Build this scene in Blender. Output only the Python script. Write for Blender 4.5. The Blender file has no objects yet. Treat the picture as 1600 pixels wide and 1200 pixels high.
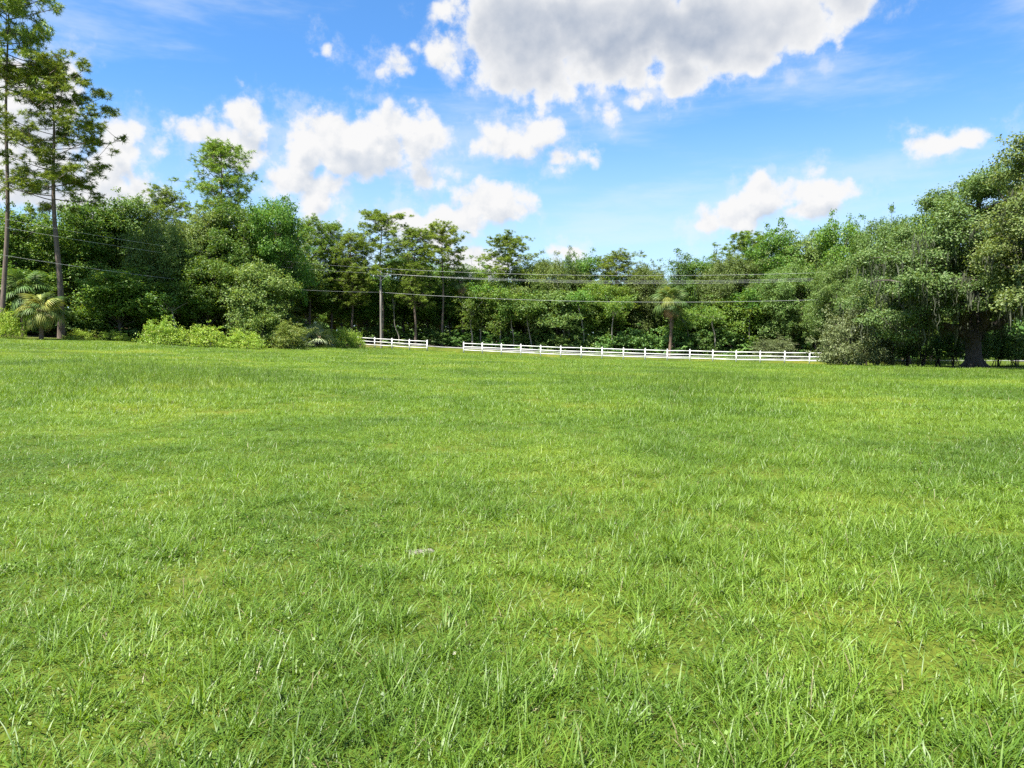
import bpy, math, random
import numpy as np

# ------------------------------------------------------------------ camera, world, sun, exposure
sc = bpy.context.scene
col = sc.collection
F, CX, CY, HORIZON, EYE = 1142.0, 800.0, 600.0, 530.0, 1.6      # photograph's pixel frame 1600 x 1200
PITCH = math.atan((CY - HORIZON) / F)

cam_data = bpy.data.cameras.new('camera')
cam_data.sensor_width = 36.0
cam_data.lens = 36.0 * F / 1600.0
cam_data.clip_start = 0.05
cam_data.clip_end = 6000.0
cam = bpy.data.objects.new('camera', cam_data)
cam.location = (0, 0, EYE)
cam.rotation_euler = (math.pi / 2 - PITCH, 0, 0)
col.objects.link(cam)
sc.camera = cam

SUN_EL = math.radians(63)
SUN_AZ = math.radians(226)          # compass-like angle from +Y (view direction), clockwise: behind and a little left
SUN_VEC = (math.sin(SUN_AZ) * math.cos(SUN_EL), math.cos(SUN_AZ) * math.cos(SUN_EL), math.sin(SUN_EL))
sun_data = bpy.data.lights.new('sun', 'SUN')
sun_data.energy = 5.0
sun_data.angle = math.radians(0.6)
sun_data.color = (1.0, 0.95, 0.87)
sun = bpy.data.objects.new('sun', sun_data)
col.objects.link(sun)
sun.location = (0, 0, 60)
from mathutils import Vector
sun.rotation_euler = Vector(SUN_VEC).to_track_quat('Z', 'Y').to_euler()

sc.view_settings.view_transform = 'Standard'
sc.view_settings.look = 'None'
sc.view_settings.exposure = 1.72
sc.view_settings.gamma = 1.0
sc.view_settings.use_curve_mapping = False
sc.render.engine = 'CYCLES'
sc.cycles.max_bounces = 7
sc.cycles.diffuse_bounces = 4
sc.cycles.glossy_bounces = 2
sc.cycles.transmission_bounces = 5
sc.cycles.transparent_max_bounces = 4
sc.cycles.use_denoising = False
sc.cycles.caustics_reflective = False
sc.cycles.caustics_refractive = False

def pix_dir(px, py):
    """azimuth and elevation (radians) of a pixel of the photograph"""
    x = (px - CX) / F
    v = (CY - py) / F
    c, s = math.cos(PITCH), math.sin(PITCH)
    y = c + v * s
    z = -s + v * c
    r = math.sqrt(x * x + y * y + z * z)
    return math.atan2(x, y), math.asin(z / r)

def build_world():
    w = bpy.data.worlds.new('World')
    sc.world = w
    w.use_nodes = True
    w.cycles.sampling_method = 'NONE'
    nt = w.node_tree
    nt.nodes.clear()
    N, L = nt.nodes, nt.links

    def node(kind, **kw):
        n = N.new(kind)
        for k, v in kw.items():
            setattr(n, k, v)
        return n

    def math_(op, a, b=None, c=None, clamp=False):
        n = node('ShaderNodeMath', operation=op, use_clamp=clamp)
        for i, v in enumerate((a, b, c)):
            if v is None:
                continue
            if isinstance(v, (int, float)):
                n.inputs[i].default_value = v
            else:
                L.new(v, n.inputs[i])
        return n.outputs[0]

    def vec_(op, a, b=None, c=None):
        n = node('ShaderNodeVectorMath', operation=op)
        for i, v in enumerate((a, b, c)):
            if v is None:
                continue
            if isinstance(v, tuple):
                n.inputs[i].default_value = v
            else:
                L.new(v, n.inputs[i])
        return n.outputs['Value'] if op in ('LENGTH', 'DOT_PRODUCT') else n.outputs[0]

    def noise(vec, scale, detail, rough, w_=0.0, kind='FBM'):
        n = node('ShaderNodeTexNoise', noise_dimensions='3D')
        L.new(vec_('ADD', vec, (w_, w_ * 0.7, -w_)), n.inputs['Vector'])
        n.inputs['Scale'].default_value = scale
        n.inputs['Detail'].default_value = detail
        n.inputs['Roughness'].default_value = rough
        return n.outputs['Fac']

    def smooth(v, a, b, lo=0.0, hi=1.0):
        n = node('ShaderNodeMapRange', interpolation_type='SMOOTHERSTEP')
        L.new(v, n.inputs[0])
        n.inputs[1].default_value = a
        n.inputs[2].default_value = b
        n.inputs[3].default_value = lo
        n.inputs[4].default_value = hi
        return n.outputs[0]

    def mix(fac, a, b):
        n = node('ShaderNodeMix', data_type='RGBA')
        for i, v in ((0, fac), (6, a), (7, b)):
            if isinstance(v, (int, float, tuple)):
                n.inputs[i].default_value = v
            else:
                L.new(v, n.inputs[i])
        return n.outputs[2]

    tc = node('ShaderNodeTexCoord').outputs['Generated']
    sep = node('ShaderNodeSeparateXYZ')
    L.new(tc, sep.inputs[0])
    az = math_('ARCTAN2', sep.outputs[0], sep.outputs[1])
    el = math_('ARCSINE', sep.outputs[2])
    cmb = node('ShaderNodeCombineXYZ')
    L.new(az, cmb.inputs[0]); L.new(el, cmb.inputs[1])
    P = cmb.outputs[0]

    # cumulus: ellipses (pixel centre, half width, half height) in azimuth / elevation
    BIG = [(820, 62, 105, 100), (950, 50, 150, 90), (1095, 45, 150, 75), (1225, 35, 115, 60), (1320, 10, 80, 40),
           (848, 116, 70, 46), (1075, 112, 62, 38), (1010, 80, 90, 45), (1000, -70, 330, 90), (755, 40, 40, 60), (1170, 85, 70, 32)]
    SMALL = [(690, 92, 30, 30), (628, 108, 26, 16), (700, 12, 26, 16),
             (795, 218, 50, 30), (838, 200, 32, 22), (772, 236, 26, 18), (890, 246, 36, 17), (950, 180, 20, 16),
             (1012, 152, 20, 15),
             (560, 232, 112, 46), (515, 212, 55, 34), (608, 198, 50, 36), (655, 232, 46, 46), (478, 240, 34, 40),
             (490, 302, 40, 38), (440, 290, 40, 30), (672, 275, 30, 26),
             (392, 182, 34, 40), (330, 218, 62, 26), (372, 232, 56, 40), (345, 250, 50, 25),
             (188, 216, 40, 42), (172, 262, 45, 40), (222, 292, 40, 24), (50, 150, 80, 70), (45, 250, 100, 70), (242, 236, 12, 9), (120, 310, 110, 25),
             (770, 322, 56, 42), (722, 345, 55, 34), (805, 334, 34, 20), (640, 350, 62, 20), (735, 410, 60, 22), (690, 372, 50, 25),
             (1205, 312, 58, 42), (1150, 340, 58, 30), (1275, 298, 52, 22), (1276, 268, 16, 12), (1110, 352, 30, 18), (1240, 330, 60, 18),
             (1496, 213, 64, 19), (1447, 214, 28, 12), (1512, 200, 32, 15), (520, 352, 14, 10), (885, 398, 30, 16), (513, 72, 9, 7)]

    def warp(vec, amp):
        n = node('ShaderNodeTexNoise', noise_dimensions='3D')
        L.new(tc, n.inputs['Vector'])
        n.inputs['Scale'].default_value = 9.0
        n.inputs['Detail'].default_value = 3.0
        d = vec_('SUBTRACT', n.outputs['Color'], (0.5, 0.5, 0.5))
        return vec_('MULTIPLY_ADD', d, (amp, amp, 0), vec)

    def union(vec, blobs):
        cur = None
        for (px, py, rx, ry) in blobs:
            a0, e0 = pix_dir(px, py)
            ra, _ = pix_dir(px + rx, py); ra = abs(ra - a0)
            _, re = pix_dir(px, py - ry); re = abs(re - e0)
            s = vec_('MULTIPLY_ADD', vec, (1 / ra, 1 / re, 0), (-a0 / ra, -e0 / re, 0))
            ln = vec_('LENGTH', s)
            r = math.sqrt(ra * re)
            sd = math_('MULTIPLY_ADD', ln, r, -r)
            if cur is None:
                cur = sd
            else:
                n = node('ShaderNodeMath', operation='SMOOTH_MIN')
                L.new(cur, n.inputs[0]); L.new(sd, n.inputs[1]); n.inputs[2].default_value = 0.012
                cur = n.outputs[0]
        return math_('MULTIPLY', cur, -1.0)

    # fine billows, and the same billows a little towards the sun for relief shading
    up = vec_('ADD', tc, (-0.004, 0.0, 0.013))
    def billow(v):
        big = noise(v, 19.0, 7.0, 0.62, 2.6)
        vo = node('ShaderNodeTexVoronoi', feature='F1')
        L.new(v, vo.inputs['Vector'])
        vo.inputs['Scale'].default_value = 34.0
        vo.inputs['Detail'].default_value = 1.0
        vo.inputs['Roughness'].default_value = 0.45
        puff = math_('SUBTRACT', 0.55, vo.outputs['Distance'])
        return math_('MULTIPLY_ADD', puff, 0.26, math_('SUBTRACT', big, 0.5))
    b0 = billow(tc)
    b1 = billow(up)
    Pw = warp(P, 0.035)
    big = union(Pw, BIG)
    small = union(Pw, SMALL)
    small_up = union(vec_('ADD', Pw, (-0.008, 0.030, 0.0)), SMALL)

    # clouds of the same sort everywhere outside the frame
    offx = smooth(math_('ABSOLUTE', az), 0.70, 0.85)
    offy = smooth(el, 0.50, 0.60)
    off = math_('MAXIMUM', offx, offy)
    gen = math_('MULTIPLY_ADD', noise(tc, 3.4, 4.0, 0.5, 5.0), 0.55, -0.31)
    gen = math_('MULTIPLY_ADD', math_('SUBTRACT', off, 1.0), 0.5, gen)
    low = smooth(el, -0.02, 0.06)
    gen = math_('MULTIPLY_ADD', math_('SUBTRACT', low, 1.0), 0.5, gen)
    small_all = math_('MAXIMUM', small, gen)

    dens_s = math_('MULTIPLY_ADD', b0, 0.085, math_('ADD', small_all, 0.009))
    dens_b = math_('MULTIPLY_ADD', b0, 0.11, math_('ADD', big, 0.013))
    wisp = math_('MULTIPLY', math_('SUBTRACT', noise(tc, 22.0, 5.0, 0.65, 4.1), 0.5), 0.16)
    a_s = math_('MAXIMUM', smooth(dens_s, -0.006, 0.020), smooth(math_('ADD', dens_s, wisp), -0.02, 0.03, 0.0, 0.34))
    a_b = math_('MAXIMUM', smooth(dens_b, -0.006, 0.026), smooth(math_('ADD', dens_b, wisp), -0.02, 0.04, 0.0, 0.4))
    relief = math_('SUBTRACT', b1, b0)                                    # > 0: more cloud towards the sun, so shaded
    under = smooth(math_('MULTIPLY_ADD', b1, 0.06, small_up), -0.012, 0.04)
    shade_s = math_('ADD', math_('MULTIPLY', relief, 1.5), math_('MULTIPLY', under, 0.66), clamp=True)
    thick = smooth(math_('MULTIPLY_ADD', b0, 0.09, big), -0.012, 0.055)
    shade_b = math_('ADD', math_('MULTIPLY', relief, 0.75), math_('MULTIPLY', thick, math_('MULTIPLY_ADD', noise(tc, 5.0, 5.0, 0.55, 9.0), 2.3, -0.42)), clamp=True)
    white = (0.290, 0.290, 0.291, 1)
    grey_s = (0.185, 0.205, 0.235, 1)
    grey_b = (0.135, 0.155, 0.190, 1)
    col_s = mix(shade_s, white, grey_s)
    col_b = mix(shade_b, white, grey_b)

    sky = node('ShaderNodeTexSky', sky_type='NISHITA')
    sky.sun_disc = False
    sky.sun_elevation = SUN_EL
    sky.sun_rotation = SUN_AZ
    sky.altitude = 20.0
    sky.air_density = 1.0
    sky.dust_density = 0.6
    sky.ozone_density = 2.0
    skyc = vec_('MULTIPLY', sky.outputs[0], (0.0320, 0.0555, 0.0755))
    # thin cirrus veil
    mp = node('ShaderNodeMapping')
    L.new(tc, mp.inputs[0])
    mp.inputs['Rotation'].default_value = (0.0, 0.5, 0.3)
    mp.inputs['Scale'].default_value = (1.2, 2.0, 6.0)
    veil = noise(mp.outputs[0], 2.2, 6.0, 0.6, 3.3)
    veil = smooth(veil, 0.44, 0.74, 0.0, 0.42)
    skyc = mix(veil, skyc, (0.25, 0.275, 0.305, 1))
    # pale moist air low down
    haze = smooth(el, 0.0, 0.36, 0.62, 0.0)
    skyc = mix(haze, skyc, (0.262, 0.305, 0.328, 1))
    c1 = mix(a_s, skyc, col_s)
    c2 = mix(a_b, c1, col_b)
    bg = node('ShaderNodeBackground')
    L.new(c2, bg.inputs['Color'])
    bg.inputs['Strength'].default_value = 1.0
    out = node('ShaderNodeOutputWorld')
    L.new(bg.outputs[0], out.inputs[0])
build_world()

# ------------------------------------------------------------------ helpers
def sstep(a, b, x):
    t = np.clip((np.asarray(x, float) - a) / (b - a), 0, 1)
    return t * t * (3 - 2 * t)

FX0, FY0, FDX, FDY = -5.873, 88.953, 2.3083, -0.7908            # white fence: post i stands at (FX0+i*FDX, FY0+i*FDY)
FU = np.array((FDX, FDY)) / math.hypot(FDX, FDY)                # along the fence
FN = np.array((-FU[1], FU[0]))                                  # away from the camera
def ground(x, y):
    """height of the field: slopes down to the right, with a low bank carrying the road behind the fence"""
    X = np.clip(np.asarray(x, float), -62, 62) / 10
    Y = np.clip(np.asarray(y, float), -15, 105) / 10
    z = 0.0482 * X - 0.0063 * Y + 0.0327 * X * X - 0.0524 * X * Y - 0.0038 * Y * Y
    d = (np.asarray(x) - FX0) * FN[0] + (np.asarray(y) - FY0) * FN[1]
    t = (np.asarray(x) - FX0) * FU[0] + (np.asarray(y) - FY0) * FU[1]
    bank = 0.50 * sstep(1.2, 4.5, d) * sstep(-26, -14, t)
    bump = 0.02 * np.sin(np.asarray(x) * 0.9 + 1.1 * np.sin(np.asarray(y) * 0.37)) * np.sin(np.asarray(y) * 0.6 + 0.7)
    return z + bank + bump
def gz(x, y):
    return float(ground(x, y))
def at(px, D):
    """a point on the ground D metres ahead in the direction of a pixel column"""
    x = (px - CX) / F * D
    return x, D, gz(x, D)
def z_at(py, D):
    """height of the pixel row py at the distance D"""
    v = (CY - py) / F
    c, s = math.cos(PITCH), math.sin(PITCH)
    return EYE + D * (v * c - s) / (c + v * s)

class MB:
    def __init__(self):
        self.v = []; self.q = []; self.t = []; self.n = 0
    def add(self, v, quads=None, tris=None):
        v = np.asarray(v, float).reshape(-1, 3)
        if quads is not None and len(quads):
            self.q.append(np.asarray(quads, np.int64).reshape(-1, 4) + self.n)
        if tris is not None and len(tris):
            self.t.append(np.asarray(tris, np.int64).reshape(-1, 3) + self.n)
        self.v.append(v); self.n += len(v)
    def mesh(self, name, mat=None, smooth=False):
        me = bpy.data.meshes.new(name)
        v = np.concatenate(self.v) if self.v else np.zeros((0, 3))
        me.vertices.add(len(v)); me.vertices.foreach_set('co', v.astype(np.float32).ravel())
        q = np.concatenate(self.q) if self.q else np.zeros((0, 4), np.int64)
        t = np.concatenate(self.t) if self.t else np.zeros((0, 3), np.int64)
        li = np.concatenate([q.ravel(), t.ravel()]).astype(np.int32)
        ls = np.concatenate([np.arange(len(q)) * 4, len(q) * 4 + np.arange(len(t)) * 3]).astype(np.int32)
        me.loops.add(len(li)); me.loops.foreach_set('vertex_index', li)
        me.polygons.add(len(ls)); me.polygons.foreach_set('loop_start', ls)
        if smooth:
            me.polygons.foreach_set('use_smooth', np.ones(len(ls), bool))
        me.update(calc_edges=True)
        me.validate()
        if mat:
            me.materials.append(mat)
        return me
    def tube(self, pts, rad, sides=6, cap=True):
        pts = np.asarray(pts, float); rad = np.asarray(rad, float)
        n = len(pts)
        tan = np.gradient(pts, axis=0)
        tan /= np.linalg.norm(tan, axis=1)[:, None] + 1e-9
        ref = np.array((1.0, 0, 0)) if abs(tan[0][0]) < 0.8 else np.array((0, 1.0, 0))
        a = np.cross(tan, ref); a /= np.linalg.norm(a, axis=1)[:, None] + 1e-9
        b = np.cross(tan, a)
        ang = np.arange(sides) * 2 * math.pi / sides
        v = pts[:, None] + rad[:, None, None] * (np.cos(ang)[None, :, None] * a[:, None] + np.sin(ang)[None, :, None] * b[:, None])
        i, j = np.meshgrid(np.arange(n - 1), np.arange(sides), indexing='ij')
        j2 = (j + 1) % sides
        q = np.stack([i * sides + j, i * sides + j2, (i + 1) * sides + j2, (i + 1) * sides + j], -1).reshape(-1, 4)
        v = v.reshape(-1, 3)
        tris = None
        if cap:
            v = np.concatenate([v, pts[-1:] + tan[-1:] * rad[-1] * 0.3])
            k = (n - 1) * sides
            tris = [(k + s, k + (s + 1) % sides, n * sides) for s in range(sides)]
        self.add(v, q, tris)
    def box(self, x0, x1, y0, y1, z0, z1, bev=0.0):
        v = [(x, y, z) for z in (z0, z1) for y in (y0, y1) for x in (x0, x1)]
        self.add(v, [(0, 2, 3, 1), (4, 5, 7, 6), (0, 1, 5, 4), (2, 6, 7, 3), (0, 4, 6, 2), (1, 3, 7, 5)])

def obj(name, me, parent=None, kind=None, loc=None):
    o = bpy.data.objects.new(name, me)
    col.objects.link(o)
    if parent:
        o.parent = parent
    if kind:
        o['kind'] = kind
    if loc:
        o.location = loc
    return o
def tag(o, label, cat, group=None):
    o['label'] = label; o['category'] = cat
    if group:
        o['group'] = group
    return o
def thing(name, label, cat, loc, group=None, rotz=0.0, scale=(1, 1, 1), tilt=(0, 0)):
    o = bpy.data.objects.new(name, None)
    o.empty_display_size = 0.3
    col.objects.link(o)
    o.location = loc
    o.rotation_euler = (tilt[0], tilt[1], rotz)
    o.scale = scale
    return tag(o, label, cat, group)

# ------------------------------------------------------------------ materials
def new_mat(name):
    m = bpy.data.materials.new(name)
    m.use_nodes = True
    nt = m.node_tree
    nt.nodes.clear()
    return m, nt
def ramp(nt, fac, stops):
    n = nt.nodes.new('ShaderNodeValToRGB')
    el = n.color_ramp.elements
    while len(el) < len(stops):
        el.new(0.5)
    for e, (p, c) in zip(el, stops):
        e.position = p; e.color = (*c, 1)
    nt.links.new(fac, n.inputs[0])
    return n.outputs[0]
def nz(nt, scale, detail=3.0, coord='Object', rough=0.5, vecscale=None):
    if coord == 'World':
        src = nt.nodes.new('ShaderNodeNewGeometry').outputs['Position']
    else:
        src = nt.nodes.new('ShaderNodeTexCoord').outputs[coord]
    if vecscale:
        mp = nt.nodes.new('ShaderNodeMapping')
        mp.inputs['Scale'].default_value = vecscale
        nt.links.new(src, mp.inputs[0]); src = mp.outputs[0]
    n = nt.nodes.new('ShaderNodeTexNoise')
    n.inputs['Scale'].default_value = scale
    n.inputs['Detail'].default_value = detail
    n.inputs['Roughness'].default_value = rough
    nt.links.new(src, n.inputs['Vector'])
    return n.outputs['Fac']
def mixc(nt, fac, a, b, mode='MIX'):
    n = nt.nodes.new('ShaderNodeMix')
    n.data_type = 'RGBA'; n.blend_type = mode
    for i, v in ((0, fac), (6, a), (7, b)):
        if isinstance(v, (int, float)):
            n.inputs[i].default_value = v
        elif isinstance(v, tuple):
            n.inputs[i].default_value = (*v, 1) if len(v) == 3 else v
        else:
            nt.links.new(v, n.inputs[i])
    return n.outputs[2]

def leaf_mat(name, stops, trans=0.35, rough=0.5, spec=0.25, treevar=0.2, gain=1.33):
    """leaf: a diffuse and glossy upper side with light coming through; hue differs leaf by leaf and tree by tree"""
    m, nt = new_mat(name)
    L = nt.links
    isl = nt.nodes.new('ShaderNodeNewGeometry').outputs['Random Per Island']
    c = ramp(nt, isl, stops)
    oi = nt.nodes.new('ShaderNodeObjectInfo').outputs['Random']
    hs = nt.nodes.new('ShaderNodeHueSaturation')
    mr = nt.nodes.new('ShaderNodeMapRange')
    L.new(oi, mr.inputs[0]); mr.inputs[3].default_value = gain * (1 - treevar); mr.inputs[4].default_value = gain * (1 + treevar)
    mh = nt.nodes.new('ShaderNodeMapRange')
    ml = nt.nodes.new('ShaderNodeMath'); ml.operation = 'FRACT'
    m7 = nt.nodes.new('ShaderNodeMath'); m7.operation = 'MULTIPLY'; m7.inputs[1].default_value = 7.31
    L.new(oi, m7.inputs[0]); L.new(m7.outputs[0], ml.inputs[0]); L.new(ml.outputs[0], mh.inputs[0])
    mh.inputs[3].default_value = 0.485; mh.inputs[4].default_value = 0.515
    L.new(mr.outputs[0], hs.inputs['Value']); L.new(mh.outputs[0], hs.inputs['Hue']); L.new(c, hs.inputs['Color'])
    pb = nt.nodes.new('ShaderNodeBsdfPrincipled')
    pb.inputs['Roughness'].default_value = rough
    pb.inputs['Specular IOR Level'].default_value = spec
    L.new(hs.outputs[0], pb.inputs['Base Color'])
    tr = nt.nodes.new('ShaderNodeBsdfTranslucent')
    warm = mixc(nt, 1.0, hs.outputs[0], (1.25, 1.15, 0.45), 'MULTIPLY')
    L.new(warm, tr.inputs['Color'])
    ms = nt.nodes.new('ShaderNodeMixShader')
    ms.inputs[0].default_value = trans
    L.new(pb.outputs[0], ms.inputs[1]); L.new(tr.outputs[0], ms.inputs[2])
    out = nt.nodes.new('ShaderNodeOutputMaterial')
    L.new(ms.outputs[0], out.inputs[0])
    return m
def bark_mat(name, a, b, scale=3.0, stretch=(6, 6, 1.0), bump=0.5, patch=None):
    m, nt = new_mat(name)
    f = nz(nt, scale, 6, 'Object', 0.65, stretch)
    c = ramp(nt, f, [(0.3, a), (0.68, b)])
    if patch:
        g = nz(nt, 1.6, 4, 'Object')
        g2 = ramp(nt, g, [(0.48, (0, 0, 0)), (0.6, (1, 1, 1))])
        c = mixc(nt, g2, c, patch)
    pb = nt.nodes.new('ShaderNodeBsdfPrincipled')
    pb.inputs['Roughness'].default_value = 0.9
    nt.links.new(c, pb.inputs['Base Color'])
    bp = nt.nodes.new('ShaderNodeBump')
    bp.inputs['Strength'].default_value = bump; bp.inputs['Distance'].default_value = 0.05
    nt.links.new(f, bp.inputs['Height']); nt.links.new(bp.outputs[0], pb.inputs['Normal'])
    out = nt.nodes.new('ShaderNodeOutputMaterial')
    nt.links.new(pb.outputs[0], out.inputs[0])
    return m

M = {}
M['oak_leaf'] = leaf_mat('oak_leaf', [(0, (0.060, 0.105, 0.024)), (0.5, (0.092, 0.148, 0.034)), (0.85, (0.125, 0.180, 0.045)), (1, (0.17, 0.20, 0.07))], 0.38)
M['live_oak_leaf'] = leaf_mat('live_oak_leaf', [(0, (0.058, 0.096, 0.026)), (0.5, (0.092, 0.140, 0.038)), (0.9, (0.122, 0.170, 0.052)), (1, (0.17, 0.19, 0.08))], 0.34, treevar=0.06)
M['broad_leaf'] = leaf_mat('broad_leaf', [(0, (0.048, 0.105, 0.016)), (0.5, (0.078, 0.150, 0.022)), (0.9, (0.110, 0.180, 0.030)), (1, (0.17, 0.20, 0.05))], 0.42)
M['pine_needle'] = leaf_mat('pine_needle', [(0, (0.080, 0.135, 0.016)), (0.5, (0.130, 0.195, 0.024)), (0.92, (0.170, 0.230, 0.034)), (1, (0.20, 0.17, 0.06))], 0.25, treevar=0.15, gain=1.38)
M['shrub_leaf'] = leaf_mat('shrub_leaf', [(0, (0.045, 0.100, 0.022)), (0.6, (0.075, 0.140, 0.030)), (1, (0.12, 0.18, 0.05))], 0.32)
M['myrtle_leaf'] = leaf_mat('myrtle_leaf', [(0, (0.062, 0.090, 0.034)), (0.6, (0.095, 0.128, 0.050)), (1, (0.14, 0.165, 0.080))], 0.28, treevar=0.08)
M['weed_leaf'] = leaf_mat('weed_leaf', [(0, (0.11, 0.20, 0.022)), (0.6, (0.17, 0.28, 0.035)), (0.92, (0.24, 0.32, 0.055)), (1, (0.32, 0.30, 0.12))], 0.34, treevar=0.12)
M['vine_leaf'] = leaf_mat('vine_leaf', [(0, (0.060, 0.11, 0.020)), (0.6, (0.10, 0.155, 0.028)), (1, (0.18, 0.21, 0.05))], 0.32, treevar=0.1)
M['palm_leaf'] = leaf_mat('palm_leaf', [(0, (0.045, 0.085, 0.022)), (0.6, (0.075, 0.125, 0.032)), (1, (0.12, 0.16, 0.05))], 0.30, 0.55, 0.25)
M['palm_yellow'] = leaf_mat('palm_yellow', [(0, (0.13, 0.17, 0.04)), (0.6, (0.20, 0.22, 0.05)), (1, (0.30, 0.28, 0.08))], 0.30, 0.55, 0.25)
M['palm_pale'] = leaf_mat('palm_pale', [(0, (0.20, 0.26, 0.13)), (0.6, (0.28, 0.33, 0.19)), (1, (0.38, 0.42, 0.28))], 0.28, 0.32, 0.6)
M['palm_dead'] = leaf_mat('palm_dead', [(0, (0.20, 0.13, 0.07)), (0.6, (0.30, 0.21, 0.11)), (1, (0.38, 0.30, 0.18))], 0.15, 0.7, 0.2)
M['moss'] = leaf_mat('moss', [(0, (0.040, 0.045, 0.028)), (0.6, (0.060, 0.066, 0.043)), (1, (0.085, 0.092, 0.064))], 0.25, 0.9, 0.1, 0.05)
M['oak_bark'] = bark_mat('oak_bark', (0.028, 0.023, 0.018), (0.095, 0.080, 0.064), 2.5)
M['pine_bark'] = bark_mat('pine_bark', (0.050, 0.036, 0.028), (0.165, 0.125, 0.10), 2.2)
M['pale_bark'] = bark_mat('pale_bark', (0.10, 0.09, 0.075), (0.29, 0.265, 0.23), 2.0)
M['palm_bark'] = bark_mat('palm_bark', (0.07, 0.045, 0.03), (0.20, 0.135, 0.095), 3.5, (2, 2, 3))
M['pole_wood'] = bark_mat('pole_wood', (0.13, 0.115, 0.10), (0.25, 0.23, 0.20), 2.0, (8, 8, 0.5), 0.25)

def plain_mat(name, colr, rough=0.5, var=0.08, scale=6.0, metal=0.0):
    m, nt = new_mat(name)
    f = nz(nt, scale, 4, 'World')
    lo = tuple(c * (1 - var) for c in colr); hi = tuple(min(1, c * (1 + var)) for c in colr)
    c = ramp(nt, f, [(0.3, lo), (0.7, hi)])
    pb = nt.nodes.new('ShaderNodeBsdfPrincipled')
    pb.inputs['Roughness'].default_value = rough; pb.inputs['Metallic'].default_value = metal
    nt.links.new(c, pb.inputs['Base Color'])
    out = nt.nodes.new('ShaderNodeOutputMaterial')
    nt.links.new(pb.outputs[0], out.inputs[0])
    return m
M['white_vinyl'] = plain_mat('white_vinyl', (0.62, 0.62, 0.60), 0.5, 0.16, 1.4)
M['asphalt'] = plain_mat('asphalt', (0.20, 0.20, 0.19), 0.85, 0.15, 3.0)
M['sand'] = plain_mat('sand', (0.125, 0.115, 0.092), 0.95, 0.25, 30.0)
M['wire'] = plain_mat('wire', (0.32, 0.33, 0.32), 0.5, 0.05, 1.0)
M['grey_metal'] = plain_mat('grey_metal', (0.45, 0.46, 0.47), 0.45, 0.1, 2.0)
M['porcelain'] = plain_mat('porcelain', (0.62, 0.60, 0.57), 0.25, 0.05, 2.0)

def grass_colour(nt):
    """patches of paler, yellower and darker grass across the field (species and wear)"""
    big = nz(nt, 0.16, 4, 'World', 0.6)
    mid = nz(nt, 0.75, 4, 'World', 0.6)
    base = ramp(nt, big, [(0.34, (0.078, 0.150, 0.014)), (0.45, (0.107, 0.195, 0.017)), (0.55, (0.134, 0.228, 0.020)), (0.66, (0.178, 0.255, 0.025))])
    m2 = ramp(nt, mid, [(0.32, (0.78, 0.82, 0.84)), (0.52, (1, 1, 1)), (0.70, (1.20, 1.12, 1.1))])
    return mixc(nt, 1.0, base, m2, 'MULTIPLY')
def grass_blade_mat(name, dry=0.05):
    m, nt = new_mat(name)
    L = nt.links
    c = grass_colour(nt)
    isl = nt.nodes.new('ShaderNodeNewGeometry').outputs['Random Per Island']
    var = ramp(nt, isl, [(0.0, (0.60, 0.70, 0.65)), (0.5, (1.0, 1.0, 1.0)), (1.0, (1.40, 1.28, 1.7))])
    c = mixc(nt, 1.0, c, var, 'MULTIPLY')
    d = ramp(nt, isl, [(0.0, (1, 1, 1)), (dry, (1, 1, 1)), (dry + 0.002, (0, 0, 0))])
    c = mixc(nt, d, c, (0.23, 0.205, 0.10))
    pb = nt.nodes.new('ShaderNodeBsdfPrincipled')
    pb.inputs['Roughness'].default_value = 0.46
    pb.inputs['Specular IOR Level'].default_value = 0.42
    L.new(c, pb.inputs['Base Color'])
    tr = nt.nodes.new('ShaderNodeBsdfTranslucent')
    L.new(mixc(nt, 1.0, c, (1.3, 1.2, 0.5), 'MULTIPLY'), tr.inputs['Color'])
    ms = nt.nodes.new('ShaderNodeMixShader'); ms.inputs[0].default_value = 0.40
    L.new(pb.outputs[0], ms.inputs[1]); L.new(tr.outputs[0], ms.inputs[2])
    out = nt.nodes.new('ShaderNodeOutputMaterial')
    L.new(ms.outputs[0], out.inputs[0])
    return m
M['grass'] = grass_blade_mat('grass', 0.012)
M['seed_stem'] = leaf_mat('seed_stem', [(0, (0.07, 0.10, 0.03)), (0.6, (0.11, 0.14, 0.05)), (1, (0.2, 0.19, 0.09))], 0.2)

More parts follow.
